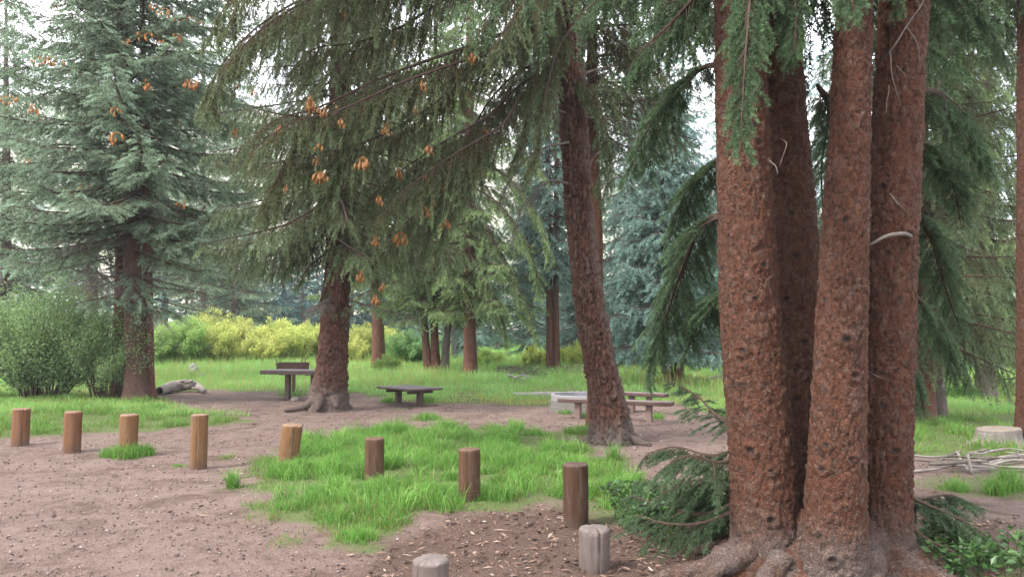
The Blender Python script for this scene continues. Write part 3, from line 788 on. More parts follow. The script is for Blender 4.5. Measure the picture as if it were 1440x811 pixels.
# ================================================================== the clump of four red trunks
cb = gnd(1165, 796); cb = np.array([cb[0], 5.45, 0.])
clump = thing('spruce_clump', 'huge close spruce with four thick flaky red trunks rising from one root flare', 'tree', cb)
rA = ext(rows_px([(1084, 770, 50, 5.4), (1068, 600, 44, 5.4), (1054, 430, 41, 5.4), (1047, 250, 37.5, 5.4), (1041, 100, 35, 5.4), (1037, -80, 33, 5.4)], 5.4), 10)
rB = ext(rows_px([(1137, 745, 48, 5.9), (1128, 600, 43, 5.9), (1117, 430, 40, 5.9), (1104, 250, 37, 5.9), (1094, 100, 35, 5.9), (1088, -80, 33, 5.9)], 5.9), 11)
rC = ext(rows_px([(1172, 815, 43, 5.02), (1176, 700, 39.5, 5.02), (1182, 500, 34.5, 5.02), (1188, 330, 31, 5.02), (1196, 150, 27, 5.02), (1202, 0, 24, 5.02), (1206, -80, 22.5, 5.02)], 5.02), 9)
rD = ext(rows_px([(1243, 785, 37, 5.35), (1243, 700, 36, 5.35), (1248, 500, 35, 5.35), (1254, 330, 34, 5.35), (1263, 150, 33, 5.35), (1271, 0, 33, 5.35), (1275, -80, 32, 5.35)], 5.35), 10)
def kn(rows, lst, Y):
    out = []
    for px, py, r in lst:
        p = at(px, py, Y); cx = np.interp(p[2], rows[:, 2], rows[:, 0]); rr = np.interp(p[2], rows[:, 2], rows[:, 3])
        s = np.clip((p[0] - cx) / rr, -.95, .95)
        out.append((-PI / 2 + math.asin(s), p[2], r))
    return out
kA = kn(rA, [(1047, 493, .032), (1044, 541, .022), (1056, 634, .036), (1083, 661, .026), (1082, 729, .034), (1062, 420, .026), (1030, 330, .022), (1049, 540, .02), (1075, 372, .028), (1023, 590, .02), (1068, 200, .03)], 5.2)
kB = kn(rB, [(1128, 480, .03), (1118, 360, .034), (1112, 300, .026), (1088, 115, .04), (1120, 560, .03), (1107, 420, .028), (1130, 640, .026)], 5.7)
kC = kn(rC, [(1191, 477, .036), (1202, 528, .03), (1166, 627, .026), (1161, 662, .03), (1187, 713, .022), (1157, 756, .03), (1171, 787, .03), (1178, 560, .018), (1193, 308, .03), (1196, 220, .02), (1170, 420, .024), (1197, 645, .022), (1185, 392, .02)], 4.85)
kD = kn(rD, [(1242, 570, .028), (1255, 633, .034), (1222, 644, .028), (1234, 742, .026), (1240, 700, .02), (1246, 262, .03), (1262, 420, .026), (1230, 380, .024), (1277, 331, .04), (1250, 480, .022), (1234, 520, .02)], 5.2)
low = lambda h0, h1: (lambda V, a: sstep(h1, h0, V[:, 2] + (fbm(V * 4, 3, 5) - .5) * .35) * .9)
for nm, rw, mt, kk, sd in (('trunk', rA, B_red, kA, 1), ('trunk', rB, B_dark, kB, 2), ('trunk', rC, B_red, kC, 3), ('trunk', rD, B_red, kD, 4)):
    o = trunk(nm, rw, clump, mt, cb, 'scales', .16, .22, 4, .016, 110, kk, low(-.05, .55), seed=sd)
    trunk_d = o
    o['label'] = {1: 'thick red trunk leaning left', 2: 'darker trunk set behind', 3: 'slim pale flecked trunk in front', 4: 'straight red trunk with curved dead stub'}[sd]

def root_base():
    mb = MB(); ns, nr = 280, 110
    a = np.linspace(0, 2 * PI, ns, endpoint=False); u = np.linspace(0, 1, nr)
    lob = 1 + .22 * np.cos(3 * a + .5) + .14 * np.cos(5 * a + 2.1) + .08 * np.cos(9 * a)
    lob = lob + .50 * np.exp(-((np.arctan2(np.sin(a - 3.55), np.cos(a - 3.55))) / .28) ** 2) + .35 * np.exp(-((np.arctan2(np.sin(a - 6.0), np.cos(a - 6.0))) / .25) ** 2)
    R = (.40 + .52 * u[:, None] ** 1.3) * (1 + (lob[None] - 1) * u[:, None] ** 1.2)
    Z = .42 * (1 - u[:, None]) ** 1.9 * (1 + .0 * R) - .07 * u[:, None] ** 4 + .02
    V = np.stack([cb[0] - .03 + np.cos(a)[None] * R * 1.02, cb[1] + .02 + np.sin(a)[None] * R * .75, Z + 0 * R], -1).reshape(-1, 3)
    rel = V - cb
    f1, f2, cell = worley(rel * [24, 24, 24] + (fbm(rel * 8, 3, 3)[:, None] - .5) * 3, 8)
    e = np.clip((f2 - f1) * 1.6, 0, 1)
    nv = nrm(rel * [1, 1, .6] + [0, 0, .25])
    V = V + nv * (((np.minimum(e, .45) * .030 + cell * .012) - .014) + (fbm(rel * 6, 4, 9) - .5) * .13 + (fbm(rel * 32, 3, 2) - .5) * .028)[:, None]
    mb.add(V, Q=grid_quads(nr, ns)[:, ::-1], edge=np.clip(e + .25, 0, 1), cell=cell, knot=0., pale=np.clip(.35 + (fbm(rel * 9, 4, 4) - .5) * 2.2, .0, .9))
    o = mb.build('root_flare', B_red, clump, True, cb); o['label'] = 'grey scaly root flare at the foot'
    for pts, r0 in (([(1046, 758, 5.35), (1005, 775, 5.15), (955, 790, 5.05), (900, 803, 5.0), (855, 812, 4.98)], .075), ([(1050, 772, 5.25), (1010, 792, 5.08), (975, 806, 5.0), (930, 820, 4.92)], .06), ([(1270, 770, 5.4), (1300, 790, 5.25), (1340, 806, 5.1)], .09), ([(1100, 780, 5.1), (1075, 815, 4.95), (1030, 850, 4.8)], .06), ([(1225, 790, 5.1), (1230, 820, 4.9), (1260, 850, 4.75)], .06), ([(1048, 765, 5.5), (1010, 748, 5.7), (960, 742, 5.85)], .05)):
        P = []
        for k, q in enumerate(pts):
            g = at(*q); g[2] = .14 * (1 - k / (len(pts) - 1)) ** 1.5 - .01 * k; P.append(g)
        P = path(P, step=.02); n = len(P); t = np.linspace(0, 1, n)
        ns = 26; a = np.linspace(0, 2 * PI, ns, endpoint=False)
        T = nrm(np.gradient(P, axis=0)); N = nrm(np.cross(T, UP)); B = np.cross(N, T)
        rad = (r0 * (1 - t) ** .6 + .02)[:, None] * (1 + 0 * a[None])
        V = (P[:, None] + rad[..., None] * (np.cos(a)[None, :, None] * N[:, None] + np.sin(a)[None, :, None] * B[:, None])).reshape(-1, 3)
        rel = V - cb; f1, f2, cell = worley(rel * 20, 8); e = np.clip((f2 - f1) * 1.6, 0, 1)
        V = V + nrm(V - np.repeat(P, ns, 0)) * (np.minimum(e, .45) * .016 + (fbm(rel * 6, 4, 9) - .5) * .11 + (fbm(rel * 34, 3, 9) - .5) * .028)[:, None]
        mb = MB(); mb.add(V, Q=grid_quads(n, ns), edge=np.clip(e + .25, 0, 1), cell=cell, knot=0., pale=np.clip(.6 + (fbm(rel * 6, 3, 4) - .5) * 1.2, .2, .9))
        mb.build('root', B_red, clump, True, cb)
root_base()

def near_limb(pts, st=S_close, r0=.016, bare=.1, off=0., name='bough', parent=clump, base=cb, mats=None):
    mb = MB(); limb(mb, poly_px(pts), r0, st, bare, tintoff=off)
    return mb.build(name, mats or [M_near, M_twig], parent, False, base)

SC = dict(S_close); SH = dict(S_close, hang=.75, fwd=.5, side=.4, sag=.4); SL = dict(S_close, len2=.42, s2=.05, hang=.35)
for pts, st, r0, bare in (
    ([(1085, -150, 5.5), (1062, -70, 4.9), (1050, 30, 4.55), (1044, 110, 4.45), (1040, 160, 4.42)], dict(S_close, len2=.25, s2=.028, hang=.75, fwd=.6), .012, .1),
    ([(1125, -170, 5.5), (1112, -60, 4.9), (1110, 30, 4.75), (1104, 85, 4.7)], dict(S_close, len2=.20, s2=.03, hang=.5), .010, .1),
    ([(1150, -150, 5.0), (1180, -80, 4.4), (1186, -10, 4.2), (1184, 20, 4.2)], dict(S_close, len2=.20, s2=.03, hang=.6), .010, .1),
    ([(1260, -130, 5.2), (1250, -70, 4.9), (1256, -10, 4.8), (1262, 15, 4.8)], dict(S_close, len2=.15, s2=.04, hang=.4), .010, .1),
    ([(1035, -50, 5.5), (985, -10, 5.5), (940, 40, 5.6), (905, 75, 5.8), (880, 110, 6.0)], SH, .022, .15),
    ([(1030, 100, 5.5), (995, 92, 5.9), (955, 130, 6.2), (925, 190, 6.5), (910, 245, 6.7)], SC, .020, .2),
    ([(1035, -110, 5.5), (970, -90, 5.2), (890, -50, 5.2), (830, -5, 5.4)], SH, .022, .1),
    ([(1040, 30, 5.6), (1010, 20, 6.2), (970, 0, 6.8), (930, 20, 7.4), (890, 50, 7.8)], SH, .022, .15),
    ([(1025, 300, 5.6), (990, 312, 6.0), (965, 370, 6.4), (945, 440, 6.7), (930, 492, 6.8)], SL, .022, .1),
    ([(1020, 215, 5.6), (1000, 235, 6.1), (975, 270, 6.5), (960, 330, 6.8)], SC, .018, .1),
    ([(1045, 400, 5.6), (1010, 420, 6.2), (985, 450, 6.7), (965, 500, 7.0)], SC, .018, .1),
    ([(1050, 600, 5.6), (1010, 585, 5.9), (980, 556, 6.2), (945, 536, 6.4)], dict(SL, len2=.24), .013, .12),
    ([(1050, 625, 5.6), (1000, 640, 6.0), (950, 628, 6.3), (905, 638, 6.5)], dict(SL, len2=.32), .013, .12),
    ([(1050, 650, 5.6), (1000, 672, 5.9), (955, 680, 6.2), (915, 705, 6.4)], SL, .016, .12),
    ([(1050, 680, 5.7), (1005, 705, 6.2), (960, 715, 6.6), (900, 700, 6.9)], SL, .016, .1),
    ([(1052, 640, 5.6), (1010, 650, 5.6), (970, 640, 5.6), (935, 655, 5.7)], SL, .013, .1),
    ([(1045, 700, 5.6), (990, 722, 5.9), (940, 712, 6.2), (885, 695, 6.5)], SL, .013, .05),
    ([(1040, 715, 5.6), (985, 735, 5.7), (935, 735, 5.8), (895, 722, 6.0)], SL, .013, .05),
    ([(1040, 690, 5.8), (1000, 690, 6.4), (955, 690, 6.9), (905, 672, 7.3)], SL, .013, .05),
    ([(1275, 130, 5.5), (1320, 130, 5.9), (1365, 175, 6.3), (1395, 235, 6.6)], SH, .022, .15),
    ([(1275, -30, 5.5), (1325, -20, 5.9), (1375, 20, 6.3), (1420, 90, 6.6)], SH, .024, .12),
    ([(1290, -120, 5.5), (1350, -100, 5.6), (1420, -60, 5.8), (1480, 0, 6.0)], SH, .024, .12),
    ([(1280, 200, 5.6), (1310, 215, 6.2), (1340, 260, 6.8), (1352, 320, 7.2)], SC, .020, .12),
    ([(1275, 285, 5.6), (1305, 320, 6.0), (1325, 380, 6.3), (1345, 430, 6.5)], SC, .018, .1),
    ([(1275, 410, 5.6), (1300, 432, 5.9), (1325, 480, 6.2), (1345, 540, 6.4)], dict(SH, len2=.22, s2=.07), .015, .1),
    ([(1275, 500, 5.6), (1290, 530, 5.8), (1298, 575, 5.9)], dict(SH, len2=.16, s2=.07), .010, .1),
    ([(1270, 695, 5.45), (1310, 712, 5.5), (1365, 738, 5.5), (1440, 790, 5.4)], SL, .014, .05),
    ([(1270, 705, 5.45), (1300, 700, 5.6), (1335, 695, 5.7), (1360, 705, 5.8)], SC, .012, .05),
    ([(1270, 730, 5.4), (1300, 755, 5.3), (1340, 775, 5.2), (1370, 800, 5.1)], SC, .012, .05),
    ([(1150, 120, 6.1), (1165, 160, 6.8), (1155, 240, 7.6), (1160, 330, 8.2)], SC, .018, .1),
):
    near_limb(pts, st, r0, bare)
    for q in range(1 if pts[0][1] < 560 else 0):
        dx, dy, dY = rs.normal(0, 12), rs.normal(0, 14), rs.uniform(.1, .35) * (1 if q else -.4)
        near_limb([pts[0]] + [(x + dx * k / 2, y + dy * k / 2, Y + dY * k / 2) for k, (x, y, Y) in enumerate(pts) if k], st, r0 * .85, bare)
# crown above the frame
mb = MB()
for rw, z0 in ((rA, 4.6), (rB, 4.6), (rC, 5.0), (rD, 4.6)):
    crown_limbs(mb, rw, z0, 9.5, 9, 2.2, 1.6, dict(S_droop, s2=.16), (.35, .1), .1, .03)
mb.build('crown', [M_near, M_twig], clump, False, cb)
def stick(pts, r0, r1, mat, name, parent, base):
    mb = MB(); P = path(poly_px(pts), step=.03); t = np.linspace(0, 1, len(P))
    P = P + np.cumsum(rs.normal(0, .0012, P.shape), 0)
    tube(mb, P, r0 + (r1 - r0) * t, 8); return mb.build(name, mat, parent, True, base)
stick([(1283, 334, 5.25), (1272, 328, 5.06), (1254, 329, 5.0), (1240, 333, 4.98), (1222, 344, 5.0)], .020, .010, M_dead, 'dead_stub', trunk_d, cb)
for pts, r in (([(1232, 92, 5.2), (1252, 72, 4.98), (1272, 42, 4.95), (1296, 4, 5.0), (1310, -30, 5.1)], .007), ([(1276, 40, 4.96), (1290, 62, 4.9), (1296, 100, 4.9)], .004), ([(1252, 70, 5.0), (1256, 110, 4.9), (1268, 150, 4.9)], .004), ([(1260, 92, 4.95), (1272, 105, 4.9), (1276, 118, 4.9)], .003), ([(1250, 120, 5.0), (1244, 160, 4.9)], .003), ([(1212, 516, 5.1), (1226, 526, 4.95), (1240, 533, 4.93)], .004), ([(1098, 195, 5.45), (1106, 205, 5.3), (1096, 235, 5.3)], .006), ([(1250, 272, 5.05), (1262, 285, 4.95), (1278, 300, 4.95)], .004), ([(1076, 222, 5.3), (1090, 232, 5.15), (1094, 245, 5.1)], .006), ([(1316, 110, 5.6), (1330, 140, 5.6), (1332, 165, 5.6)], .004)):
    stick(pts, r, r * .4, M_dead, 'dead_twig', clump, cb)

# ================================================================== the leaning tree in the middle
rM = ext(rows_px([(862, 622, 29), (857, 580, 25.5), (845, 520, 22.5), (833, 450, 21), (824, 390, 20), (816, 310, 19.3), (811, 250, 19.3), (807, 170, 19), (803, 80, 18), (799, 0, 17), (795, -150, 15)], 11.8), 13)
mbase = np.array([rM[0][0], rM[0][1], 0.])
mid = thing('leaning_spruce', 'furrowed red brown spruce leaning left, with drooping olive boughs, before the long bench', 'tree', mbase)
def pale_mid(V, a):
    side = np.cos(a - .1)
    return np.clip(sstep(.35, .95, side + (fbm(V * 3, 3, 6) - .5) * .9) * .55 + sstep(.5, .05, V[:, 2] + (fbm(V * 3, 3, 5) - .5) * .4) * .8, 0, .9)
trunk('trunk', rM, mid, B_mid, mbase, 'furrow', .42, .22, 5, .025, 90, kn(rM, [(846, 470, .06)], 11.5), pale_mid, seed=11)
mb = MB()
for q in ([(880, 600), (897, 612), (915, 622)], [(845, 606), (832, 618)], [(865, 612), (872, 628)]):
    P = [at(x, y, 11.7 - k * .12) for k, (x, y) in enumerate(q)]
    for k, p in enumerate(P): p[2] = max(.02, .10 - .06 * k)
    tube(mb, path(P, step=.05), np.linspace(.10, .03, len(path(P, step=.05))), 12, edge=.6, cell=.4, knot=0., pale=.8)
mb.build('root', B_mid, mid, True, mbase)
SCu = dict(S_curtain)
curt = (
    ([(800, -10, 11.6), (745, 20, 11.2), (700, 50, 10.9), (610, 82, 10.6), (540, 108, 10.4), (450, 150, 10.3), (385, 170, 10.3), (330, 215, 10.4)], .060, SCu),
    ([(640, 70, 10.7), (632, 125, 10.5), (570, 172, 10.3), (500, 205, 10.2), (430, 222, 10.2), (370, 270, 10.2)], .040, SCu),
    ([(720, 120, 11.3), (690, 160, 11.0), (640, 190, 10.8), (600, 215, 10.7), (545, 255, 10.6), (500, 300, 10.6)], .040, SCu),
    ([(805, 80, 11.8), (740, 95, 11.6), (690, 140, 11.4), (650, 210, 11.2), (610, 300, 11.1), (590, 370, 11.1)], .035, dict(SCu, len2=.5)),
    ([(800, -120, 11.6), (700, -60, 11.0), (580, -30, 10.6), (450, -10, 10.4), (360, 40, 10.4), (300, 110, 10.5), (285, 170, 10.5)], .06, SCu),
    ([(800, -190, 11.6), (690, -120, 11.0), (560, -90, 10.4), (430, -60, 10.0), (340, -20, 9.9), (290, 60, 10.0)], .06, SCu),
    ([(640, -10, 10.8), (560, 40, 10.6), (500, 60, 10.5), (440, 70, 10.4), (400, 110, 10.3)], .04, SCu),
    ([(800, -60, 11.7), (760, -30, 11.0), (715, -10, 10.5), (680, 30, 10.2), (655, 60, 10.1)], .03, SCu),
    ([(800, 20, 11.6), (770, 60, 11.2), (750, 120, 10.9), (735, 190, 10.8), (715, 240, 10.8)], .03, dict(SCu, len2=.4)),
    ([(560, 110, 10.4), (500, 150, 10.3), (470, 220, 10.2), (450, 300, 10.2)], .03, SCu),
    ([(470, 140, 10.3), (420, 190, 10.3), (385, 260, 10.2), (360, 300, 10.2)], .025, SCu),
    ([(640, 230, 11.0), (600, 285, 11.0), (560, 325, 11.0), (525, 375, 11.0)], .025, dict(SCu, len2=.45)),
    ([(800, -260, 11.6), (650, -200, 11.0), (500, -150, 10.4), (390, -90, 10.2)], .06, SCu),
    ([(805, 100, 11.7), (835, 130, 11.3), (850, 200, 11.2), (838, 270, 11.2)], .02, dict(SCu, len2=.3)),
    ([(806, 30, 11.8), (850, 30, 12.0), (900, 60, 12.2), (950, 130, 12.4)], .03, dict(SCu, len2=.45)),
    ([(802, -80, 11.8), (870, -80, 12.0), (940, -30, 12.3), (1000, 60, 12.5)], .03, dict(SCu, len2=.45)),
)
cone_pts = []
for k, (pts, r0, st) in enumerate(curt):
    mb = MB(); P = poly_px(pts); limb(mb, P, r0 * .55, st, .06, tintoff=rs.normal(-.06, .10))
    o = mb.build('bough', [M_mid, M_twig], mid, False, mbase)
    for q in range(0 if k in (1, 6, 9, 10, 11, 12) else 1):
        c = o.copy(); C.objects.link(c); c.rotation_euler = (0, 0, (.14, -.13)[q]); c.location.z = (-.22, .40)[q]; f = (.97, 1.02)[q]; c.scale = (f, f, 1)
    cone_pts = []
    if k in (0, 1, 2, 3, 4, 9, 11):
        PP = path(P, step=.1)
        for j in range(5):
            p = PP[int(rs.uniform(.35, 1) * (len(PP) - 1))] + rs.normal(0, .2, 3) * [1, .5, 1] - [0, rs.uniform(.35, .75), .28]
            cone_pts.append(p)
    put_cones(o, mbase, cone_pts)
mb = MB()
for q in ([(800, 200, 11.6), (760, 210, 11.3), (725, 240, 11.2), (700, 290, 11.2)], [(805, 260, 11.7), (770, 255, 11.4), (735, 290, 11.3), (720, 330, 11.3)], [(800, 160, 11.7), (755, 150, 11.4), (720, 180, 11.2)],
          [(820, 130, 11.8), (860, 128, 11.9), (900, 138, 12.0), (930, 150, 12.1)], [(822, 165, 11.8), (855, 168, 11.9), (890, 172, 12.0)], [(818, 105, 11.8), (850, 95, 12.0), (890, 90, 12.2)]):
    mb = MB(); limb(mb, poly_px(q), .02, S_dead)
    mb.build('dead_branch', [M_dead, M_dead], mid, False, mbase)
mb = MB(); crown_limbs(mb, rM, 7.5, 12.5, 26, 3.2, 2.2, dict(S_droop, s2=.18, nd=70), (.35, .1), .12, .04)
mb.build('crown', [M_mid, M_twig], mid, False, mbase)

# ---- the slender dark trunk right behind it
def again(o, n, s=.95):
    """further copies of a crown turned round its trunk"""
    for k in range(n):
        c = o.copy(); C.objects.link(c); c.parent = o.parent
        f = s * rs.uniform(.94, 1.06); c.scale = (f, f, rs.uniform(.95, 1.02)); c.rotation_euler = (0, 0, (k + 1) * 2.1 + rs.uniform(-.5, .5))

def simple_tree(name, label, cat, lines, crown, mats, bark, Y, group=None, trunk_lab=None, hang_dead=0, dup=1, kind='far', dz=.15, ns=24, flare=.35, pale=None, cones=0, fl_h=.35):
    rr = [rows_px(l, Y) for l in lines]
    b = np.array([rr[0][0][0], rr[0][0][1], float(hgt(rr[0][0][0], rr[0][0][1]))])
    t = thing(name, label, cat, b, group)
    for k, r in enumerate(rr):
        trunk('trunk', r, t, bark[k] if isinstance(bark, (list, tuple)) else bark, b, kind, flare, fl_h, 5, dz, ns, (), pale, seed=k + int(Y))
    mb = MB()
    for c in crown:
        line = rr[c.get('line', 0)]
        crown_limbs(mb, line, at(720, c['py0'], Y)[2], at(720, c['py1'], Y)[2], c['n'], c['L0'], c['L1'], c['st'], c.get('droop', (.45, 0.)), c.get('curl', .22), c.get('r0', .035), tintoff=c.get('off', 0), bare=c.get('bare', .1))
    if crown:
        cr = mb.build('crown', mats, t, False, b); again(cr, dup)
    if hang_dead:
        line = rr[0]
        for k in range(hang_dead):
            mb = MB(); c = crown[0]; z = at(720, c['py0'] + rs.uniform(-60, 90), Y)[2]
            o = np.array([np.interp(z, line[:, 2], line[:, 0]), np.interp(z, line[:, 2], line[:, 1]), z])
            limb(mb, bough_pts(o, rs.uniform(0, 2 * PI), c['L0'] * rs.uniform(.35, .75), rs.uniform(.1, .4), .05), .02, S_dead)
            mb.build('dead_branch', [M_dead, M_dead], t, False, b)
    if cones:
        pts = []
        for k in range(cones):
            c = crown[0]; f = rs.uniform(.08, .95); z = at(720, c['py0'] + (c['py1'] - c['py0']) * f, Y)[2]
            L = (c['L0'] + (c['L1'] - c['L0']) * f) * rs.uniform(.82, 1.06); a = rs.uniform(PI, 2 * PI) if k % 4 else rs.uniform(0, PI)
            x0, y0 = np.interp(z, rr[0][:, 2], rr[0][:, 0]), np.interp(z, rr[0][:, 2], rr[0][:, 1])
            pts.append((x0 + math.cos(a) * L, y0 + math.sin(a) * L, z - .16 * L - .05))
        put_cones(cr, b, pts, CONES_BIG if cones > 50 else None)
    return t

simple_tree('slender_spruce', 'thin dark trunk standing just behind the leaning red brown spruce', 'tree', [[(838, 600, 12), (838, 450, 10.5), (838, 320, 9.5), (834, 190, 8.5), (832, 0, 7), (830, -300, 4)]],
            [dict(py0=150, py1=-300, n=34, L0=2.3, L1=1.6, st=dict(S_droop, nd=70), droop=(.35, 0))], [M_mid, M_twig], B_dark, 13.6, hang_dead=6)

# ================================================================== spruce by the serving table
tb = simple_tree('flared_spruce', 'red brown spruce with a wide flared root foot beside the serving table', 'tree',
            [[(460, 575, 25), (464, 540, 23), (467, 510, 20.5), (471, 450, 19), (473, 400, 17.5), (475, 350, 16), (476, 200, 14), (478, 0, 10), (480, -250, 3)]],
            [dict(py0=330, py1=-230, n=66, L0=3.0, L1=2.0, st=S_droop, droop=(.5, .0), curl=.15)], [M_mid, M_twig], B_mid, 17.3, kind='furrow', dz=.03, ns=72, flare=.5, fl_h=.28, cones=26, hang_dead=8,
            pale=lambda V, a: sstep(.75, .1, V[:, 2] + (fbm(V * 2, 3, 5) - .5) * .5 + np.cos(a) * .1) * .75)
tbb = np.array(tb.location)
for q in ([(455, 540, 17.1), (440, 560, 17.0), (424, 572, 16.9), (400, 578, 16.8)], [(470, 555, 17.0), (474, 572, 16.8)], [(450, 555, 16.9), (446, 578, 16.7)]):
    P = poly_px(q); n = len(P)
    for k, p in enumerate(P): p[2] = max(.02, p[2] * .7 + .02)
    PP = path(P, step=.05); mb = MB(); tube(mb, PP, np.linspace(.14, .035, len(PP)), 14, edge=.6, cell=.4, knot=0., pale=.75)
    mb.build('root', B_mid, tb, True, tbb)
mb = MB()
for q, st in (([(478, 330, 17.2), (505, 345, 16.9), (525, 375, 16.8), (535, 410, 16.8)], S_droop), ([(470, 350, 17.2), (440, 370, 17), (415, 400, 16.9)], dict(S_droop, len2=.4)), ([(476, 310, 17.2), (540, 330, 16.9), (590, 370, 16.7), (605, 400, 16.7)], S_droop), ([(470, 395, 17.2), (455, 410, 17.0), (447, 440, 16.9)], dict(S_droop, len2=.25)),
              ([(474, 300, 17.2), (420, 330, 17), (380, 355, 17), (355, 345, 17)], dict(S_droop, len2=.4)), ([(474, 280, 17.2), (560, 300, 16.9), (620, 340, 16.7), (640, 390, 16.7)], S_droop), ([(471, 450, 17.3), (478, 440, 17.0), (487, 430, 16.9)], dict(S_droop, len2=.25))):
    limb(mb, poly_px(q), .03, st, .1, tintoff=-.05)
mb.build('low_boughs', [M_mid, M_twig], tb, False, tbb).name = 'bough'

# ================================================================== big silvery spruce at the left
lt = simple_tree('silver_green_spruce', 'broad grey green spruce hung with orange cones above the leafy shrub', 'tree',
            [[(193, 562, 16, 20), (190, 500, 13.5, 20), (187, 400, 12, 20), (183, 300, 10.5, 20), (178, 150, 9, 20), (172, 0, 7, 20), (170, -300, 3, 20)],
             [(209, 560, 8, 20.3), (208, 400, 6.6, 20.3), (206, 300, 6, 20.3), (202, 100, 4, 20.3), (198, -60, 2, 20.3)],
             [(166, 556, 8, 20.5), (168, 400, 6.5, 20.5), (170, 300, 6, 20.5), (170, 120, 4, 20.5)]],
            [dict(py0=330, py1=-290, n=104, L0=4.1, L1=3.0, st=S_flat, droop=(.40, .0), curl=.24), dict(py0=300, py1=-60, n=14, L0=2.0, L1=1.4, st=S_flat, line=1, droop=(.3, 0))],
            [M_left, M_twig], [B_gred, B_far, B_far], 20, hang_dead=34, cones=95, dup=1, flare=.55, fl_h=.3, dz=.1, ns=40)
ltb = np.array(lt.location)
mb = MB()
for q in ([(180, 425, 19.6), (150, 418, 18.6), (110, 425, 18.2)], [(185, 425, 19.6), (230, 435, 19), (250, 445, 18.9)], [(190, 350, 19.8), (240, 370, 19.2), (290, 380, 19.0), (335, 350, 19)], [(185, 330, 19.8), (120, 350, 19), (60, 370, 18.8), (10, 365, 18.8)], [(180, 380, 19.8), (190, 400, 18.8), (205, 425, 18.4)]):
    limb(mb, poly_px(q), .03, S_flat, .1)
mb.build('bough', [M_left, M_twig], lt, False, ltb)

# ================================================================== trees of the middle distance
SB = S_back
simple_tree('single_spruce', 'straight pale red trunk just right of the flared spruce, in the meadow edge', 'tree', [[(533, 520, 9.5), (531, 450, 8.5), (528, 400, 7.8), (526, 200, 6), (524, 0, 4), (522, -120, 1)]],
            [dict(py0=400, py1=-100, n=58, L0=3.4, L1=1.2, st=SB, droop=(.5, .05))], [M_fresh, M_twig], B_far, 36)
t = simple_tree('triple_spruce', 'spruce with three slim trunks fanning from one foot', 'tree', [[(603, 532, 6.5), (598, 470, 5.2), (595, 400, 4.8), (592, 200, 3.5), (590, 60, 1.5)], [(614, 533, 7), (611, 470, 5.5), (611, 400, 5), (612, 150, 4), (612, -40, 1)], [(624, 532, 6.5), (629, 470, 5), (634, 420, 4.8), (642, 250, 3), (648, 120, 1)]],
            [dict(py0=430, py1=70, n=34, L0=2.6, L1=1.1, st=SB, droop=(.55, .1)), dict(py0=425, py1=-20, n=36, L0=2.4, L1=1.1, st=SB, line=1, droop=(.5, .1)), dict(py0=420, py1=130, n=26, L0=2.2, L1=1.0, st=SB, line=2, droop=(.5, .1))], [M_fresh, M_twig], [B_far, B_far, B_grey], 32)
t.color = (.9, .95, .85, 1)
simple_tree('stout_spruce', 'stout red trunk with loose yellow green boughs hanging at its right', 'tree', [[(661, 532, 10), (661, 480, 9), (660, 420, 8.4), (660, 200, 6), (660, 0, 4), (660, -120, 1)]],
            [dict(py0=425, py1=-100, n=62, L0=3.0, L1=1.2, st=SB, droop=(.55, .05), off=.1)], [M_fresh, M_twig], B_far, 30.5)
ss = bpy.data.objects['stout_spruce']; ssb = np.array(ss.location)
for q in ([(662, 300, 30.4), (690, 330, 29.6), (720, 385, 29.2), (738, 450, 29)], [(662, 340, 30.4), (700, 365, 29.4), (735, 415, 29), (757, 480, 29)], [(661, 260, 30.4), (705, 290, 29.4), (745, 350, 29), (760, 420, 29)], [(661, 380, 30.4), (690, 405, 29.5), (705, 445, 29.2), (712, 485, 29)], [(661, 220, 30.4), (715, 250, 29.4), (760, 310, 29), (775, 370, 29)], [(660, 350, 30.4), (630, 370, 29.5), (610, 400, 29.3)], [(661, 180, 30.4), (720, 200, 29.4), (770, 250, 29)]):
    mb = MB(); limb(mb, poly_px(q), .04, dict(S_back, len2=.9, hang=.6, side=.6, s2=.12), .08, tintoff=.16)
    mb.build('bough', [M_fresh, M_twig], ss, False, ssb)
simple_tree('twin_stemmed_spruce', 'spruce of two close red stems behind the forked driftwood', 'tree', [[(773, 530, 5.6), (773, 450, 5), (772, 380, 4.6), (770, 150, 3), (768, -60, 1)], [(783, 530, 5.2), (782, 450, 4.6), (782, 380, 4.2), (784, 150, 3), (786, 0, 1)]],
            [dict(py0=395, py1=-40, n=52, L0=2.8, L1=1.1, st=SB, droop=(.5, .05), off=.04), dict(py0=380, py1=10, n=30, L0=2.3, L1=1.0, st=SB, line=1, droop=(.5, .05))], [M_teal, M_twig], B_far, 32).color = (.95, 1, .92, 1)
simple_tree('bluish_spruce', 'dense blue green spruce on two short stems beyond the bench end', 'tree', [[(940, 536, 7), (938, 490, 6), (936, 380, 5), (934, 200, 3), (932, 120, 1)], [(953, 536, 7), (956, 490, 6), (960, 380, 4.5), (962, 250, 2)]],
            [dict(py0=478, py1=130, n=76, L0=2.7, L1=.7, st=dict(SB, nd=60), droop=(.45, .05)), dict(py0=470, py1=270, n=30, L0=2.4, L1=1.2, st=dict(SB, nd=60), line=1, droop=(.45, .1))], [M_teal, M_twig], B_far, 26.5)
def back_tree(name, label, px, py, Y, L0, top, mats, col, n=64, group=None, bot=None, st=None):
    z = 7
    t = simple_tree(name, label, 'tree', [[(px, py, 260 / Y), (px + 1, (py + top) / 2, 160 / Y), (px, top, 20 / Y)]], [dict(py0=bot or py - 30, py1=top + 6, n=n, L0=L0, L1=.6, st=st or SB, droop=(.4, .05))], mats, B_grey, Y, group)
    t.color = (*col, 1); return t
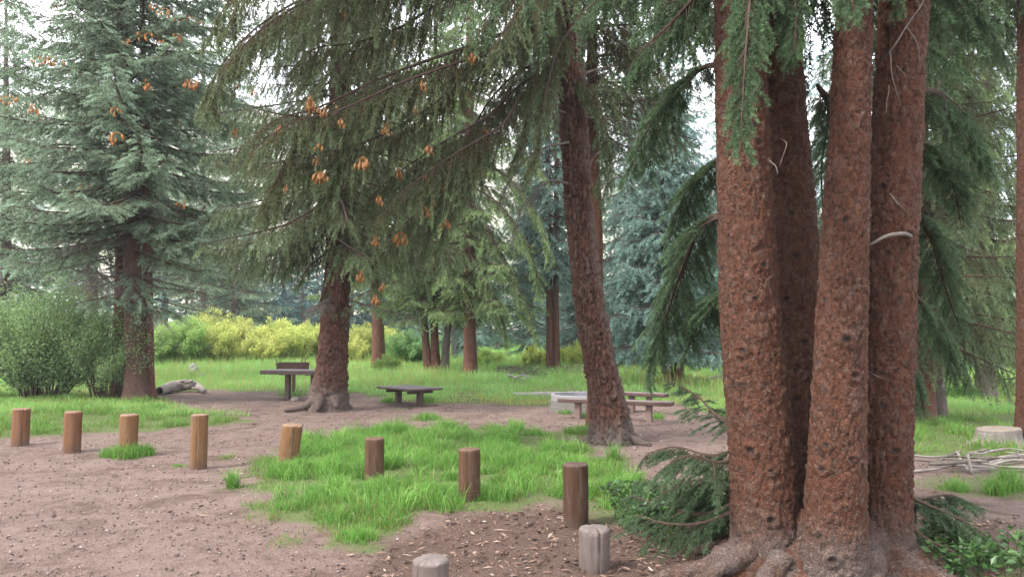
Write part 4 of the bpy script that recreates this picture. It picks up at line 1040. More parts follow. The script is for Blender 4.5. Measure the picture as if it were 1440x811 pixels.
back_tree('pale_blue_spruce', 'tall pale blue spruce showing between the leaning trunk and the red clump', 885, 515, 38, 3.8, -60, [M_teal, M_twig], (1.15, 1.2, 1.25), 84)
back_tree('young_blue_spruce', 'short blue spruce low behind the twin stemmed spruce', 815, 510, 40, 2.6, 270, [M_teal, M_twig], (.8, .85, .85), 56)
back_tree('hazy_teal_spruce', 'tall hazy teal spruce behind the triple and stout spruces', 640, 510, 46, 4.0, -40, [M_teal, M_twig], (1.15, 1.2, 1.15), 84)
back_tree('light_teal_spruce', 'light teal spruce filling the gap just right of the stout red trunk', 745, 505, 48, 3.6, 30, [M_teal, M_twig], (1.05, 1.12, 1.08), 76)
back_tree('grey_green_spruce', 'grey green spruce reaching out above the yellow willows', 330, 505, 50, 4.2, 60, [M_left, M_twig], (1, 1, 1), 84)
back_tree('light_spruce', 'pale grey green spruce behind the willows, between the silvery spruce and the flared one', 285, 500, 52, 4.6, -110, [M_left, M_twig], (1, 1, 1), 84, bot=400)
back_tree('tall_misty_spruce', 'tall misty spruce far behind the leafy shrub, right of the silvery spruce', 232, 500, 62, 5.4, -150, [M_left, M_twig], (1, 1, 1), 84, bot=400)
back_tree('shady_spruce', 'dark spruce with bare lower twigs standing behind the leafy shrub', 128, 540, 27, 2.8, -200, [M_left, M_dead], (1, 1, 1), 72, bot=380)
back_tree('corner_spruce', 'dim spruce behind the leafy shrub, cut by the edge of the view', 8, 535, 30, 3.0, -60, [M_left, M_twig], (1, 1, 1), 64, bot=430)

# ================================================================== right hand trees
simple_tree('forked_spruce', 'spruce with a grey and orange forked stem behind the red clump', 'tree', [[(1302, 590, 12, 15), (1303, 520, 10, 15), (1300, 440, 9, 15), (1298, 200, 7, 15), (1296, -200, 3, 15)], [(1322, 585, 8, 15.3), (1321, 520, 7, 15.3), (1320, 470, 6.5, 15.3), (1322, 250, 4, 15.3)]],
            [dict(py0=470, py1=-190, n=70, L0=2.0, L1=1.5, st=S_droop, droop=(.45, 0), curl=.15)], [M_mid, M_twig], [B_far, B_grey], 15)
simple_tree('right_edge_spruce', 'tall thin pale red trunk rising beside the sawn stump', 'tree', [[(1449, 630, 17), (1447, 500, 15), (1446, 300, 14), (1445, 100, 13), (1444, -80, 11), (1443, -400, 5)]],
            [dict(py0=-30, py1=-390, n=30, L0=2.4, L1=1.6, st=S_droop, droop=(.5, 0))], [M_near, M_twig], B_red, 11.6, hang_dead=0, kind='scales', dz=.025, ns=80)
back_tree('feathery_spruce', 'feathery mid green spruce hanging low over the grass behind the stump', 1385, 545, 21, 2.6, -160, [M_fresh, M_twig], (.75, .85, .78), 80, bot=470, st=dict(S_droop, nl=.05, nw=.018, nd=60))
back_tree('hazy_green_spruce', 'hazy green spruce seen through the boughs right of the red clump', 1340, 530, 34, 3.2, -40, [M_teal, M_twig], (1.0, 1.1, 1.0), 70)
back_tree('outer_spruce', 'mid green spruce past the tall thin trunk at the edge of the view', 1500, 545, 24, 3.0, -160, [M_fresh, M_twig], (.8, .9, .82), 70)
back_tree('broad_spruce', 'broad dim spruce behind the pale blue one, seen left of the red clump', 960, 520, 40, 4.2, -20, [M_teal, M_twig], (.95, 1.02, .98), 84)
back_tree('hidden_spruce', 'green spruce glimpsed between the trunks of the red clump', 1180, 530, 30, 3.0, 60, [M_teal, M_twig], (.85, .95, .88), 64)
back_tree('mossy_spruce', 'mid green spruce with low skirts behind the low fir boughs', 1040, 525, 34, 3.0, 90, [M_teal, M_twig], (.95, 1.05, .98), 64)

# ---- far spruces behind the willows and on the hillside
def far_proto(h, L0):
    mb = MB(); line = np.array([[0, 0, -.3, .2], [0, 0, h * .5, .12], [0, 0, h, .02]])
    crown_limbs(mb, line, .6, h - .2, 66, L0, .35, S_far, (.30, .0), .12, .05)
    t = thing('far_spruce', None, None)
    mb.build('crown', [M_teal, M_twig], t)
    trunk('trunk', line, t, B_grey, np.zeros(3), dz=1.0, ns=8, flare=.2)
    return t
protos = [far_proto(9.5, 2.7), far_proto(12, 2.9), far_proto(7.5, 2.3)]
FARL = 'dark blue spruce in the far row behind the yellow willows'
HILL = 'small hazy spruce standing on the far hillside'
used = [False] * 3
def put_far(k, x, y, s, col, label, group):
    o = protos[k] if not used[k] else copy_tree(protos[k]); used[k] = True
    o.location = (x, y, float(hgt(x, y)) - .1); o.rotation_euler = (0, 0, rs.uniform(0, 6)); o.scale = (s, s, s * rs.uniform(.92, 1.1))
    tag(o, label, 'tree', group)
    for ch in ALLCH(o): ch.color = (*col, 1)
for px, Y, s in ((228, 58, .8), (262, 64, .9), (300, 60, .85), (345, 62, 1.0), (372, 56, .75), (398, 66, 1.15), (425, 60, .95), (452, 64, .9), (495, 62, 1.0), (525, 66, 1.0), (556, 60, .8), (582, 64, .95), (610, 70, 1.1), (655, 66, 1.0), (690, 72, 1.1), (700, 60, .6), (735, 70, 1.0), (780, 66, 1.0), (820, 74, 1.2), (865, 66, 1.1), (905, 70, 1.2), (950, 68, 1.1), (1000, 72, 1.2), (1060, 70, 1.1), (1150, 72, 1.2), (1230, 70, 1.1), (1300, 66, 1.1), (1350, 72, 1.2), (1400, 66, 1.1), (1460, 70, 1.2), (190, 60, .7), (150, 66, .9), (100, 60, .8), (50, 66, .9), (10, 62, .8), (-40, 66, 1.0)):
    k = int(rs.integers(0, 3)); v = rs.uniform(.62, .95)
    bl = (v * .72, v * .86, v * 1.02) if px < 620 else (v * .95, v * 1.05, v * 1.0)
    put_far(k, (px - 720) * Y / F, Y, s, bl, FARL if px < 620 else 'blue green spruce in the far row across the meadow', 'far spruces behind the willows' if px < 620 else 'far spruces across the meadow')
for k in range(110):
    Y = 95 * math.exp(rs.random() * 1.25); x = rs.uniform(-.80, .78) * Y
    v = rs.uniform(.8, 1.25)
    put_far(int(rs.integers(0, 3)), x, Y, rs.uniform(.7, 1.25), (v, v, v * .98), HILL, 'spruces on the far hillside')

# ================================================================== broadleaf shrubs
def leaves(mb, P, size, tint, droop=.2, D=None):
    n = len(P); d = nrm(rs.normal(0, 1, (n, 3)) + [0, 0, droop]) if D is None else nrm(D + rs.normal(0, .45, (n, 3)))
    s = nrm(np.cross(d, rs.normal(0, 1, (n, 3)))); L = size * rs.uniform(.6, 1.3, n)
    a, m = P, P + d * (L * .5)[:, None]; w = s * (L * .22)[:, None]; b = P + d * L[:, None]
    nn = np.cross(d, s) * (L * .06)[:, None]
    V = np.stack([a, m + w + nn, b, m - w + nn], 1).reshape(-1, 3); k = np.arange(n)[:, None] * 4
    mb.add(V, np.concatenate([k + [0, 1, 2], k + [0, 2, 3]]), None, 0, tint=np.repeat(np.clip(tint, 0, 1), 4))
def shrub(name, c, rx, ry, h, nst, nlv, size, lean=.8, off=0., bare=.25, mats=None, parent=None, base=None):
    lv, sm = MB(), MB()
    for k in range(nst):
        a = rs.uniform(0, 2 * PI); q = math.sqrt(rs.random())
        g = c + np.array([math.cos(a) * rx * .28 * q, math.sin(a) * ry * .28 * q, 0]); H = h * rs.uniform(.5, 1.15)
        out = np.array([math.cos(a) * rx, math.sin(a) * ry, 0]) * q * rs.uniform(.7, 1.15) * lean
        u = np.linspace(0, 1, 7)[:, None]
        Hh = H * math.sqrt(max(1 - .55 * q * q, .2))
        P = g + out * u ** 1.2 + UP * (Hh * (u ** .85)) + np.cumsum(rs.normal(0, .012 * h, (7, 3)), 0)
        tube(sm, P, np.linspace(.011, .003, 7) * (h / 2.5) ** .5 * (size / .05) ** .4, 4, 0, False)
        m = nlv // nst; t = rs.uniform(bare, 1.04, m)
        pp = np.stack([np.interp(t, u[:, 0], P[:, j]) for j in range(3)], 1)
        r = (.10 + .10 * t) * h * .55
        off3 = rs.normal(0, 1, (m, 3)) * (r * .42)[:, None]
        lvp = pp + off3
        leaves(lv, lvp, np.full(m, size), .30 + .32 * t + off + rs.normal(0, .12, m) + rs.normal(0, .06), .4)
        # side twigs
        j = rs.integers(0, m, min(14, m)); Q = pp[j][:, None] + (lvp[j] - pp[j])[:, None] * np.linspace(0, 1, 3)[None, :, None]
        prisms(sm, Q, np.full(len(j), .003), np.full(len(j), .0012), 0)
    return lv, sm
def shrub_thing(name, label, px, py, rx, ry, h, nst, nlv, size, mats, group=None, **k):
    g = gnd(px, py); g[2] = float(hgt(g[0], g[1])) - .03
    t = thing(name, label, 'shrub', g, group); lv, sm = shrub(name, g, rx, ry, h, nst, nlv, size, **k)
    sm.build('stem', M_twig, t, True, g).name = 'stem_clump'; lv.build('foliage', mats, t, False, g)
    return t
shrub_thing('leafy_shrub', 'large rounded dark green leafy shrub filling the ground under the silver green spruce', 62, 561, 2.1, 1.3, 3.0, 110, 52000, .075, M_leaf)
shrub_thing('leafy_shrub', 'leafy shrub whose bare dark stems lean out low beside the grey trunk', 148, 562, 1.15, .7, 2.3, 70, 22000, .065, M_leaf, lean=1.1, bare=.4, off=-.02)
shrub_thing('leafy_shrub', 'leafy shrub behind the outermost post, cut off by the edge of the view', -60, 562, 1.6, 1.2, 2.7, 70, 26000, .075, M_leaf)
# willows: three of a kind, then copies
def willow_proto(h, rx, off):
    t = thing('willow_shrub', None, None); lv, sm = shrub('w', np.zeros(3), rx, rx * .7, h, 80, 26000, .13, lean=.8, off=off, bare=.05)
    sm.build('stem_clump', M_twig, t, True); lv.build('foliage', M_willow, t); return t
wp = [willow_proto(2.2, 2.0, .05), willow_proto(2.5, 1.8, .0), willow_proto(1.9, 2.1, .10)]; wu = [False] * 3
WIL = (('green willow bush', (.62, .85, .75), 'green willow bush at the left end of the meadow thicket', 'green willows'), ('yellow', (1.0, 1.0, .85), 'yellow green willow bush in the bright thicket across the meadow', 'yellow willows'))  # leaf tints of the green and the yellow bushes
for px, Y, s, c in ((215, 38, 1.0, 0), (238, 42, 1.15, 0), (262, 39, .95, 0), (288, 42, 1.05, 1), (312, 40, .85, 1), (338, 42, 1.0, 1), (364, 40, .82, 1), (390, 42, 1.0, 1), (414, 41, .80, 1), (440, 43, .85, 1), (492, 43, .72, 1), (512, 45, .8, 1), (548, 47, .72, 1), (352, 44, .95, 1), (300, 45, 1.1, 1), (250, 46, 1.2, 0)):
    k = int(rs.integers(0, 3)); o = wp[k] if not wu[k] else copy_tree(wp[k]); wu[k] = True
    x = (px - 720) * Y / F; o.location = (x, Y, float(hgt(x, Y)) - .05); o.rotation_euler = (0, 0, rs.uniform(0, 6)); o.scale = (s, s, s)
    tag(o, WIL[c][2], 'shrub', WIL[c][3])
    v = rs.uniform(.85, 1.1)
    for ch in ALLCH(o): ch.color = (WIL[c][1][0] * v, WIL[c][1][1] * v, WIL[c][1][2] * v, 1)
def willow_at(px, Y, s, col, label):
    o = copy_tree(wp[0]); x = (px - 720) * Y / F; o.location = (x, Y, float(hgt(x, Y)) - .05); o.scale = (s, s, s * .9); o.rotation_euler = (0, 0, rs.uniform(0, 6))
    for k in ('group',):
        if k in o: del o[k]
    tag(o, label, 'shrub')
    for ch in ALLCH(o): ch.color = (*col, 1)
willow_at(574, 41, .85, (.42, .68, .75), 'blue green willow bush left of the three fanning trunks')
willow_at(545, 33, .38, (.55, .75, .6), 'low green bush at the foot of the straight pale red trunk')
willow_at(685, 37, .45, (.7, .9, .7), 'low light green bush right of the stout red trunk')
willow_at(752, 36, .5, (.95, 1, .7), 'low yellow green bush left of the two close red stems')
willow_at(812, 35, .62, (.95, 1, .75), 'yellow green bush between the red stems and the leaning trunk')
willow_at(395, 48, 1.05, (.75, .85, .65), 'pale rounded bush standing up behind the yellow willows')

# ---- herbs round the foot of the red clump
def herb(name, label, px, py, r, h, n, size, off=0):
    g = gnd(px, py); t = thing(name, label, 'plant', g); lv, sm = MB(), MB()
    for k in range(n):
        a = rs.uniform(0, 2 * PI); q = r * math.sqrt(rs.random()); b = g + [math.cos(a) * q, math.sin(a) * q, 0]
        H = h * rs.uniform(.5, 1.1); d = np.array([math.cos(a), math.sin(a), 0]) * rs.uniform(.1, .5) * H
        P = np.array([b, b + d * .35 + UP * H * .6, b + d + UP * H]); P = path(P, n=3); tube(sm, P, np.linspace(.003, .0015, len(P)), 3, 0, False)
        m = 7; u = rs.uniform(.35, 1, m); pp = np.stack([np.interp(u, np.linspace(0, 1, len(P)), P[:, j]) for j in range(3)], 1)
        az = rs.uniform(0, 2 * PI, m); leaves(lv, pp, np.full(m, size), .5 + off + rs.normal(0, .2, m), .2, np.stack([np.cos(az), np.sin(az), .35 + 0 * az], 1))
    sm.build('stem_clump', M_twig, t, True, g); lv.build('foliage', M_herb, t, False, g)
herb('low_plant', 'low leafy green plant under the drooping fir boughs by the dark post', 960, 738, .62, .30, 130, .06)
herb('low_plant', 'low patch of broad leaves between the dark post and the leaning spruce', 905, 715, .36, .22, 60, .07, .05)
herb('low_plant', 'bright leafy plant under the low bough right of the red clump', 1330, 792, .45, .24, 90, .07, .12)
herb('low_plant', 'leafy plant at the bottom corner beyond the low bough', 1425, 800, .36, .2, 60, .065, .2)
def strap_tuft(label, px, py, n, L):
    g = gnd(px, py); t = thing('strap_leaf_tuft', label, 'plant', g); mb = MB()
    a = rs.uniform(0, 2 * PI, n); b = g + np.stack([np.cos(a), np.sin(a), 0 * a], 1) * rs.uniform(0, .16, n)[:, None]
    blades(mb, b, L * rs.uniform(.6, 1.2, n), np.full(n, .013), np.clip(rs.normal(.75, .2, n), 0, 1), .9)
    mb.build('leaf_blades', M_grass, t, False, g)
strap_tuft('tuft of pale arching strap leaves on the mulch behind the dark post', 890, 738, 60, .26)
strap_tuft('arching strap leaves beside the grey root of the red clump', 955, 755, 46, .24)
# ================================================================== posts
def post(label, px, base, top, w, mat, lean=(0, 0), group='wooden bollards along the parking edge', Y=None, seed=0, crack=None):
    g = gnd(px, base)
    if Y: g = at(px, base, Y); g[2] = 0
    z0 = float(hgt(g[0], g[1])); H = at(px, top, g[1])[2] - z0; R = w * g[1] / F / 2
    ns = 72; a = np.linspace(0, 2 * PI, ns, endpoint=False)
    ch = R * .13
    prof = [(-.15, 1.0)] + [(z, 1.0) for z in np.arange(0, H - ch - .004, .03)] + [(H - ch, 1.0), (H - ch * .55, .965), (H - ch * .15, .90), (H, .86), (H + .001, .6), (H + .002, .3)]
    Z = np.array([q[0] for q in prof]); S = np.array([q[1] for q in prof])
    Rr = R * S[:, None] * (1 + .02 * np.cos(2 * a[None] + seed) + .012 * np.cos(5 * a[None] + seed * 2))
    P3 = np.stack(np.broadcast_arrays(np.cos(a)[None] * 2.5, np.sin(a)[None] * 2.5, Z[:, None] * 1.2 + seed * 7), -1).reshape(-1, 3)
    Rr = Rr * (1 + .05 * (fbm(P3, 3, seed).reshape(Rr.shape) - .5)) * (1 + .012 * np.sin(Z[:, None] * 70 + np.cos(a)[None] * 2))
    ck = np.zeros(Rr.shape)
    rr = np.random.default_rng(seed)
    for k in range(4):
        c0 = crack if (k == 0 and crack is not None) else rr.uniform(0, 2 * PI); w0 = rr.uniform(.022, .034) if k == 0 else .018
        path_ = c0 + .35 * (fbm(np.stack([Z * 3 + k * 9, Z * 0 + seed], 1), 2, 4) - .5)
        span = sstep(rr.uniform(.0, .5) * H if k else -1, .6 * H if k else 0, Z)
        d = np.abs(np.arctan2(np.sin(a[None] - path_[:, None]), np.cos(a[None] - path_[:, None])))
        ck = np.maximum(ck, np.exp(-(d / w0) ** 2) * span[:, None] * (1 if k == 0 else .7))
    Rr = Rr - ck * R * .09
    V = np.stack([np.cos(a)[None] * Rr, np.sin(a)[None] * Rr, np.broadcast_to(Z[:, None], Rr.shape)], -1)
    chip = sstep(.58, .75, fbm(np.stack([np.cos(a) * 3, np.sin(a) * 3, a * 0 + seed], 1), 3, seed)) * .012
    V[:, :, 2] += np.where(S[:, None] < .95, rr.normal(0, .0015, Rr.shape), 0) - np.where((S[:, None] < .99) & (S[:, None] > .8), chip[None], 0)
    V = V.reshape(-1, 3); mb = MB(); n = len(V)
    V = np.vstack([V, [0, 0, H + .002]]); k = np.arange(ns)
    T = np.stack([np.full(ns, n), n - ns + k, n - ns + (k + 1) % ns], 1)
    mb.add(V, T, grid_quads(len(Z), ns), crack=np.r_[ck.ravel(), 0])
    o = mb.build('wooden_post', mat, None, True); o.location = (g[0], g[1], z0); o.rotation_euler = (lean[0], lean[1], 0)
    return tag(o, label, 'post', group)
W_red = wood_mat('post_red', (.074, .029, .012), (.128, .057, .025), top=(.135, .078, .052))
W_tan = wood_mat('post_tan', (.076, .036, .0135), (.138, .070, .029), top=(.15, .095, .062))
W_brn = wood_mat('post_brown', (0.0315, 0.01425, 0.005625), (0.066, 0.03075, 0.01275), top=(0.07875, 0.0465, 0.0285))
W_drk = wood_mat('post_dark', (.020, .0085, .004), (.050, .022, .009), top=(.055, .034, .026))
W_gry = wood_mat('post_grey', (.058, .043, .038), (.105, .081, .073), top=(.10, .081, .076))
post('reddish post at the outer end of the row, on the dirt beside the grass strip', 28, 625, 574, 22, W_red, seed=1, crack=-.9)
post('plain orange brown post second from the outer end, on bare dirt', 101, 635, 578, 22.5, W_red, seed=2, crack=-2.4)
post('tan post with a tuft of grass round its foot on the dirt', 180, 641, 582, 24, W_tan, seed=3, crack=-1.2)
post('tan post with a dark crack standing clear on the bare dirt', 279, 657, 582, 22.5, W_tan, seed=4, crack=-1.45)
post('post tilting to one side in a thick tuft at the grass corner', 404, 655, 596, 27, W_tan, (0, .11), seed=5, crack=-1.0)
post('brown post in the middle of the grass patch', 526, 678, 615, 26, W_brn, seed=6, crack=-1.9)
post('brown cracked post at the lower edge of the grass patch', 660, 706, 630, 30, W_brn, seed=7, crack=-1.75)
post('very dark brown post standing on the mulch edge, close behind a grey one', 810, 741, 651, 35, W_drk, seed=8, crack=-2.1)
post('weathered grey post with a long crack, close before the dark brown post', 836, 800, 741, 43, W_gry, seed=9, crack=-1.35)
post('low weathered grey post on the mulch of which only the top shows', 605, 868, 784, 50, W_gry, Y=4.25, seed=10, crack=-2.3)

# ================================================================== picnic furniture
W_tab = wood_mat('table_brown', (0.04, 0.024, 0.0192), (0.076, 0.048, 0.04), grain=(1.2, 11.2, 11.2), rough=.6, top=(0.092, 0.076, 0.08))
W_bench = wood_mat('bench_brown', (.042, .022, .019), (.075, .042, .036), grain=(1.5, 14, 14), rough=.6, top=(.105, .082, .076))
W_leg = wood_mat('bench_leg', (.10, .065, .055), (.16, .11, .095), rough=.8)
W_plate = plain_mat('rusty_steel', (0.044, 0.0224, 0.0192), (0.096, 0.048, 0.036), 25, .75, .3, .3)
M_conc = plain_mat('concrete', (0.088, 0.0792, 0.07216), (0.1267, 0.1162, 0.1074), 14, .9, .2, .35)
M_steel = plain_mat('grey_steel', (0.126, 0.12, 0.129), (0.192, 0.183, 0.192), 16, .6, .4, .2)
def rot(c, ang, d):
    return np.array([c[0] + math.cos(ang) * d[0] - math.sin(ang) * d[1], c[1] + math.sin(ang) * d[0] + math.cos(ang) * d[1], d[2]])
def part_box(name, parent, base, c, s, rz, mat, bev=.008):
    mb = MB(); box(mb, np.asarray(c) - base, s, rz, bev); o = mb.build(name, mat); o.parent = parent; return o
# serving table
c = np.array([-5.75, 20.45, 0.]); ang = math.radians(-13)
t = thing('serving_table', 'tall dark brown wooden serving table on two posts beside the flared spruce', 'table', c)
for k in range(4):
    part_box('plank', t, c, rot(c, ang, (0, -.345 + .23 * k, .765)), (1.9, .222, .05), ang, W_tab)
for sx in (-.38, .38):
    part_box('leg', t, c, rot(c, ang, (sx, 0, .345)), (.13, .13, .79), ang, W_tab)
    part_box('cross_beam', t, c, rot(c, ang, (sx, 0, .7)), (.09, .8, .078), ang, W_tab)
for sy in (-.477, .477):
    part_box('edge_board', t, c, rot(c, ang, (0, sy, .735)), (1.9, .03, .11), ang, W_tab)
# grill
c = np.array([(414 - 720) * 23 / F, 23., 0.]); zg = .70
t = thing('pedestal_grill', 'rusty brown steel charcoal grill on a post behind the serving table', 'grill', c)
part_box('post', t, c, c + [.02, 0, .33], (.09, .09, .74), 0, W_plate)
mbx = MB()
for cc, s in (((0, -.24, .11), (.84, .012, .22)), ((0, .24, .11), (.84, .012, .22)), ((-.414, 0, .11), (.012, .466, .22)), ((.414, 0, .11), (.012, .466, .22)), ((0, 0, .006), (.84, .492, .012))):
    box(mbx, np.array(cc) + [0, 0, zg], s, 0, .003)
fb = mbx.build('fire_box', W_plate); fb.parent = t
for sx in (-.43, -.33, .33, .43):
    part_box('upright', fb, c, c + [sx, -.26, zg + .17], (.022, .02, .34), 0, W_plate, .003)
for sx in (-.48, .48):
    mb = MB(); tube(mb, np.array([[sx - .07, -.1, zg + .16], [sx + .07, -.1, zg + .16]]), .012, 8); o = mb.build('handle', W_plate, None, True); o.parent = fb
mb = MB()
for k in range(13):
    x = -.36 + .06 * k; tube(mb, np.array([[x, -.23, zg + .19], [x, .23, zg + .19]]), .006, 6)
o = mb.build('grate', W_plate); o.parent = fb
# low table
c = np.array([-2.55, 18.65, 0.]); ang = math.radians(-49)
t = thing('low_bench_table', 'low dark wooden table on two short posts at the edge of the meadow', 'table', c)
for k in range(4):
    part_box('plank', t, c, rot(c, ang, (0, -.36 + .24 * k, .415)), (1.55, .23, .055), ang, W_tab)
for sx in (-.48, .48):
    part_box('leg', t, c, rot(c, ang, (sx, 0, .155)), (.12, .14, .41), ang, W_tab)
    part_box('cross_beam', t, c, rot(c, ang, (sx, 0, .345)), (.10, .70, .08), ang, W_tab)
# benches
def bench(label, x0, y0, x1, y1, z, legs, th=.085, dp=.28):
    d = np.array([x1 - x0, y1 - y0]); L = np.hypot(*d); ang = math.atan2(d[1], d[0]); c = np.array([(x0 + x1) / 2, (y0 + y1) / 2, 0.])
    t = thing('long_bench', label, 'bench', c, 'long benches at the fire ring')
    part_box('seat', t, c, c + [0, 0, z - th / 2], (L, dp, th), ang, W_bench, .012)
    for f in legs:
        p = rot(c, ang, ((f - .5) * L, .02, (z - th) / 2 - .06)); part_box('leg', t, c, p, (.11, .13, z - th + .12), ang, W_leg)
a0, a1 = at(787, 565, 15.6), at(946, 567, 14.6)
bench('long brown bench before the concrete fire ring, half hidden by the leaning trunk', a0[0], a0[1], a1[0], a1[1], .41, (.17, .80))
a0, a1 = at(872, 556, 16.9), at(938, 557, 16.3)
bench('brown bench behind the nearer long one, right of the leaning trunk', a0[0], a0[1], a1[0], a1[1], .45, (.25, .62))
# fire ring
c = np.array([1.72, 17.15, 0.])
t = thing('fire_ring', 'round pale concrete fire ring with a grey steel rim behind the long bench', 'fire ring', c)
def ring(name, r0, r1, z0, z1, mat, seed):
    ns = 64; a = np.linspace(0, 2 * PI, ns, endpoint=False); b = .012
    pr = [(r1, z0), (r1, z1 - b), (r1 - b, z1), (r0 + b, z1), (r0, z1 - b), (r0, z0)]
    V = np.array([[(math.cos(q) * r * (1 + .006 * math.sin(9 * q + seed)), math.sin(q) * r * (1 + .006 * math.sin(9 * q + seed)), z) for q in a] for r, z in pr]).reshape(-1, 3)
    mb = MB(); mb.add(V, Q=grid_quads(6, ns)); o = mb.build(name, mat, None, False); o.parent = t
ring('concrete_course', .66, .86, -.05, .12, M_conc, 1); ring('concrete_course', .67, .85, .123, .25, M_conc, 2); ring('steel_rim', .78, .83, .252, .38, M_steel, 3)

# ================================================================== stump, logs, sticks, stones
def lump_tube(name, pts, radii, mat, label, cat, ns=22, amp=.12, step=.05, group=None, parent=None, base=None, hollow=0):
    P = path([np.r_[p, r] for p, r in zip(pts, radii)], step=step); R = P[:, 3]; P = P[:, :3]
    T = nrm(np.gradient(P, axis=0)); N = nrm(np.cross(T, UP + [.01, .02, 0])); B = np.cross(N, T); a = np.linspace(0, 2 * PI, ns, endpoint=False)
    dirs = np.cos(a)[None, :, None] * N[:, None] + np.sin(a)[None, :, None] * B[:, None]
    q = (P[:, None] + dirs * R[:, None, None]).reshape(-1, 3)
    n = (fbm(q * [5, 5, 5] / max(R.max(), .05) * .25, 4, 7) - .5) + .5 * (fbm(np.stack([np.cos(np.tile(a, len(P))) * 4, np.sin(np.tile(a, len(P))) * 4, np.repeat(np.arange(len(P)) * .05, ns)], 1), 3, 3) - .5)
    V = (P[:, None] + dirs * (R[:, None] * (1 + amp * 2 * n.reshape(len(P), ns)))[..., None]).reshape(-1, 3)
    mb = MB(); k = np.arange(ns); m = len(V); ck = np.zeros(m)
    if hollow:
        inner = P[0] + dirs[0] * (R[0] * hollow) ; deep = P[0] + T[0] * R[0] * 1.2
        V = np.vstack([V, inner, deep[None] + dirs[0] * R[0] * hollow * .7, deep, P[-1]])
        Q = [grid_quads(len(P), ns), np.stack([k, (k + 1) % ns, m + (k + 1) % ns, m + k], 1)[:, ::-1], np.stack([m + k, m + (k + 1) % ns, m + ns + (k + 1) % ns, m + ns + k], 1)[:, ::-1]]
        T3 = np.vstack([np.stack([np.full(ns, m + 2 * ns), m + ns + (k + 1) % ns, m + ns + k], 1), np.stack([np.full(ns, m + 2 * ns + 1), m - ns + k, m - ns + (k + 1) % ns], 1)])
        ck = np.r_[ck, np.full(ns, .5), np.ones(ns), 1, 0]  # no crack here: the mask colours the hollow end darker inward
        mb.add(V, T3, np.vstack(Q), crack=ck)
    else:
        V = np.vstack([V, P[0], P[-1]])
        T3 = np.vstack([np.stack([np.full(ns, m), (k + 1) % ns, k], 1), np.stack([np.full(ns, m + 1), m - ns + k, m - ns + (k + 1) % ns], 1)])
        mb.add(V, T3, grid_quads(len(P), ns), crack=0.)
    b = np.asarray(pts[0], float) if base is None else base
    o = mb.build(name, mat, parent, True, b)
    if parent is None: tag(o, label, cat, group)
    return o
W_log = wood_mat('weathered_log', (0.1156, 0.09656, 0.08704), (0.2176, 0.1904, 0.1754), grain=(2.04, 8.16, 8.16), rough=.9)
W_pale = wood_mat('pale_log', (0.17, 0.153, 0.136), (0.2584, 0.238, 0.2142), grain=(1.36, 9.52, 9.52), rough=.9)
W_stump = wood_mat('stump_wood', (0.0816, 0.068, 0.0612), (0.1428, 0.1258, 0.1122), rough=.9, top=(0.136, 0.1122, 0.0918))
# hollow log
l0 = gnd(224, 557); b0 = l0 + [0, 0, .12]
t = thing('hollow_log', 'weathered grey hollow log lying at the edge of the dirt below the big spruce', 'log', l0)
pts = [gnd(224, 555) + [0, 0, .10], gnd(240, 552) + [0, 0, .17], gnd(255, 551) + [0, 0, .20], gnd(268, 551) + [0, 0, .22], gnd(278, 551) + [0, 0, .16], gnd(288, 553) + [0, 0, .06]]
lump_tube('log_body', pts, [.13, .16, .17, .15, .11, .07], W_log, None, None, parent=t, base=l0, hollow=.7, amp=.2)
for q, r in (([(262, 550, .30), (270, 547, .33), (272, 547, .38)], .05), ([(272, 553, .12), (282, 556, .1), (290, 557, .02)], .05), ([(246, 550, .28), (258, 547, .34), (268, 546, .36)], .045)):
    P = [gnd(x, 551) * [1, 1, 0] + [0, -.1, z] for x, y, z in q]; lump_tube('broken_branch', P, [r, r * .9, r * .5], W_log, None, None, parent=t, base=l0, ns=12, amp=.2, step=.03)
def rock(label, px, py, Y, s, mat, name='rock', cat='rock', seed=0):
    p = at(px, py, Y); p[2] = float(hgt(p[0], p[1]))
    bm = 26; a = np.linspace(0, 2 * PI, bm, endpoint=False); b = np.linspace(-PI / 2 + .05, PI / 2 - .05, 14)
    D = np.array([[(math.cos(q) * math.cos(u), math.sin(q) * math.cos(u), math.sin(u)) for q in a] for u in b]).reshape(-1, 3)
    n = fbm(D * 1.6 + seed, 3, seed); f1, f2, c = worley(D * 1.5 + seed, seed)
    V = D * (1 + (n - .5)[:, None] * .6 - (f1 * .25)[:, None]) * np.asarray(s) + [0, 0, s[2] * .45]
    mb = MB(); m = len(V); V = np.vstack([V, V[-bm:].mean(0)]); k = np.arange(bm); mb.add(V, np.stack([np.full(bm, m), m - bm + k, m - bm + (k + 1) % bm], 1), grid_quads(14, bm))
    o = mb.build(name, mat); o.location = p; return tag(o, label, cat)
M_rock = plain_mat('grey_rock', (0.114, 0.108, 0.111), (0.216, 0.204, 0.201), 7, .9, .2, .7)
rock('grey boulder in the meadow behind the hollow log', 272, 526, 31, (.30, .28, .34), M_rock, seed=3)
rock('pale flat stone lying against the grey boulder in the meadow', 283, 529, 30, (.28, .2, .13), W_log, seed=5)
rock('small round stone on the dirt below the serving table', 414, 563, 19.8, (.12, .10, .085), plain_mat('tan_rock', (.12, .095, .085), (.21, .175, .158), 9, .9, .2, .6), seed=8)
rock('small white stone in the grass near the dark post', 783, 664, 9.1, (.045, .035, .02), M_bleach, seed=9)
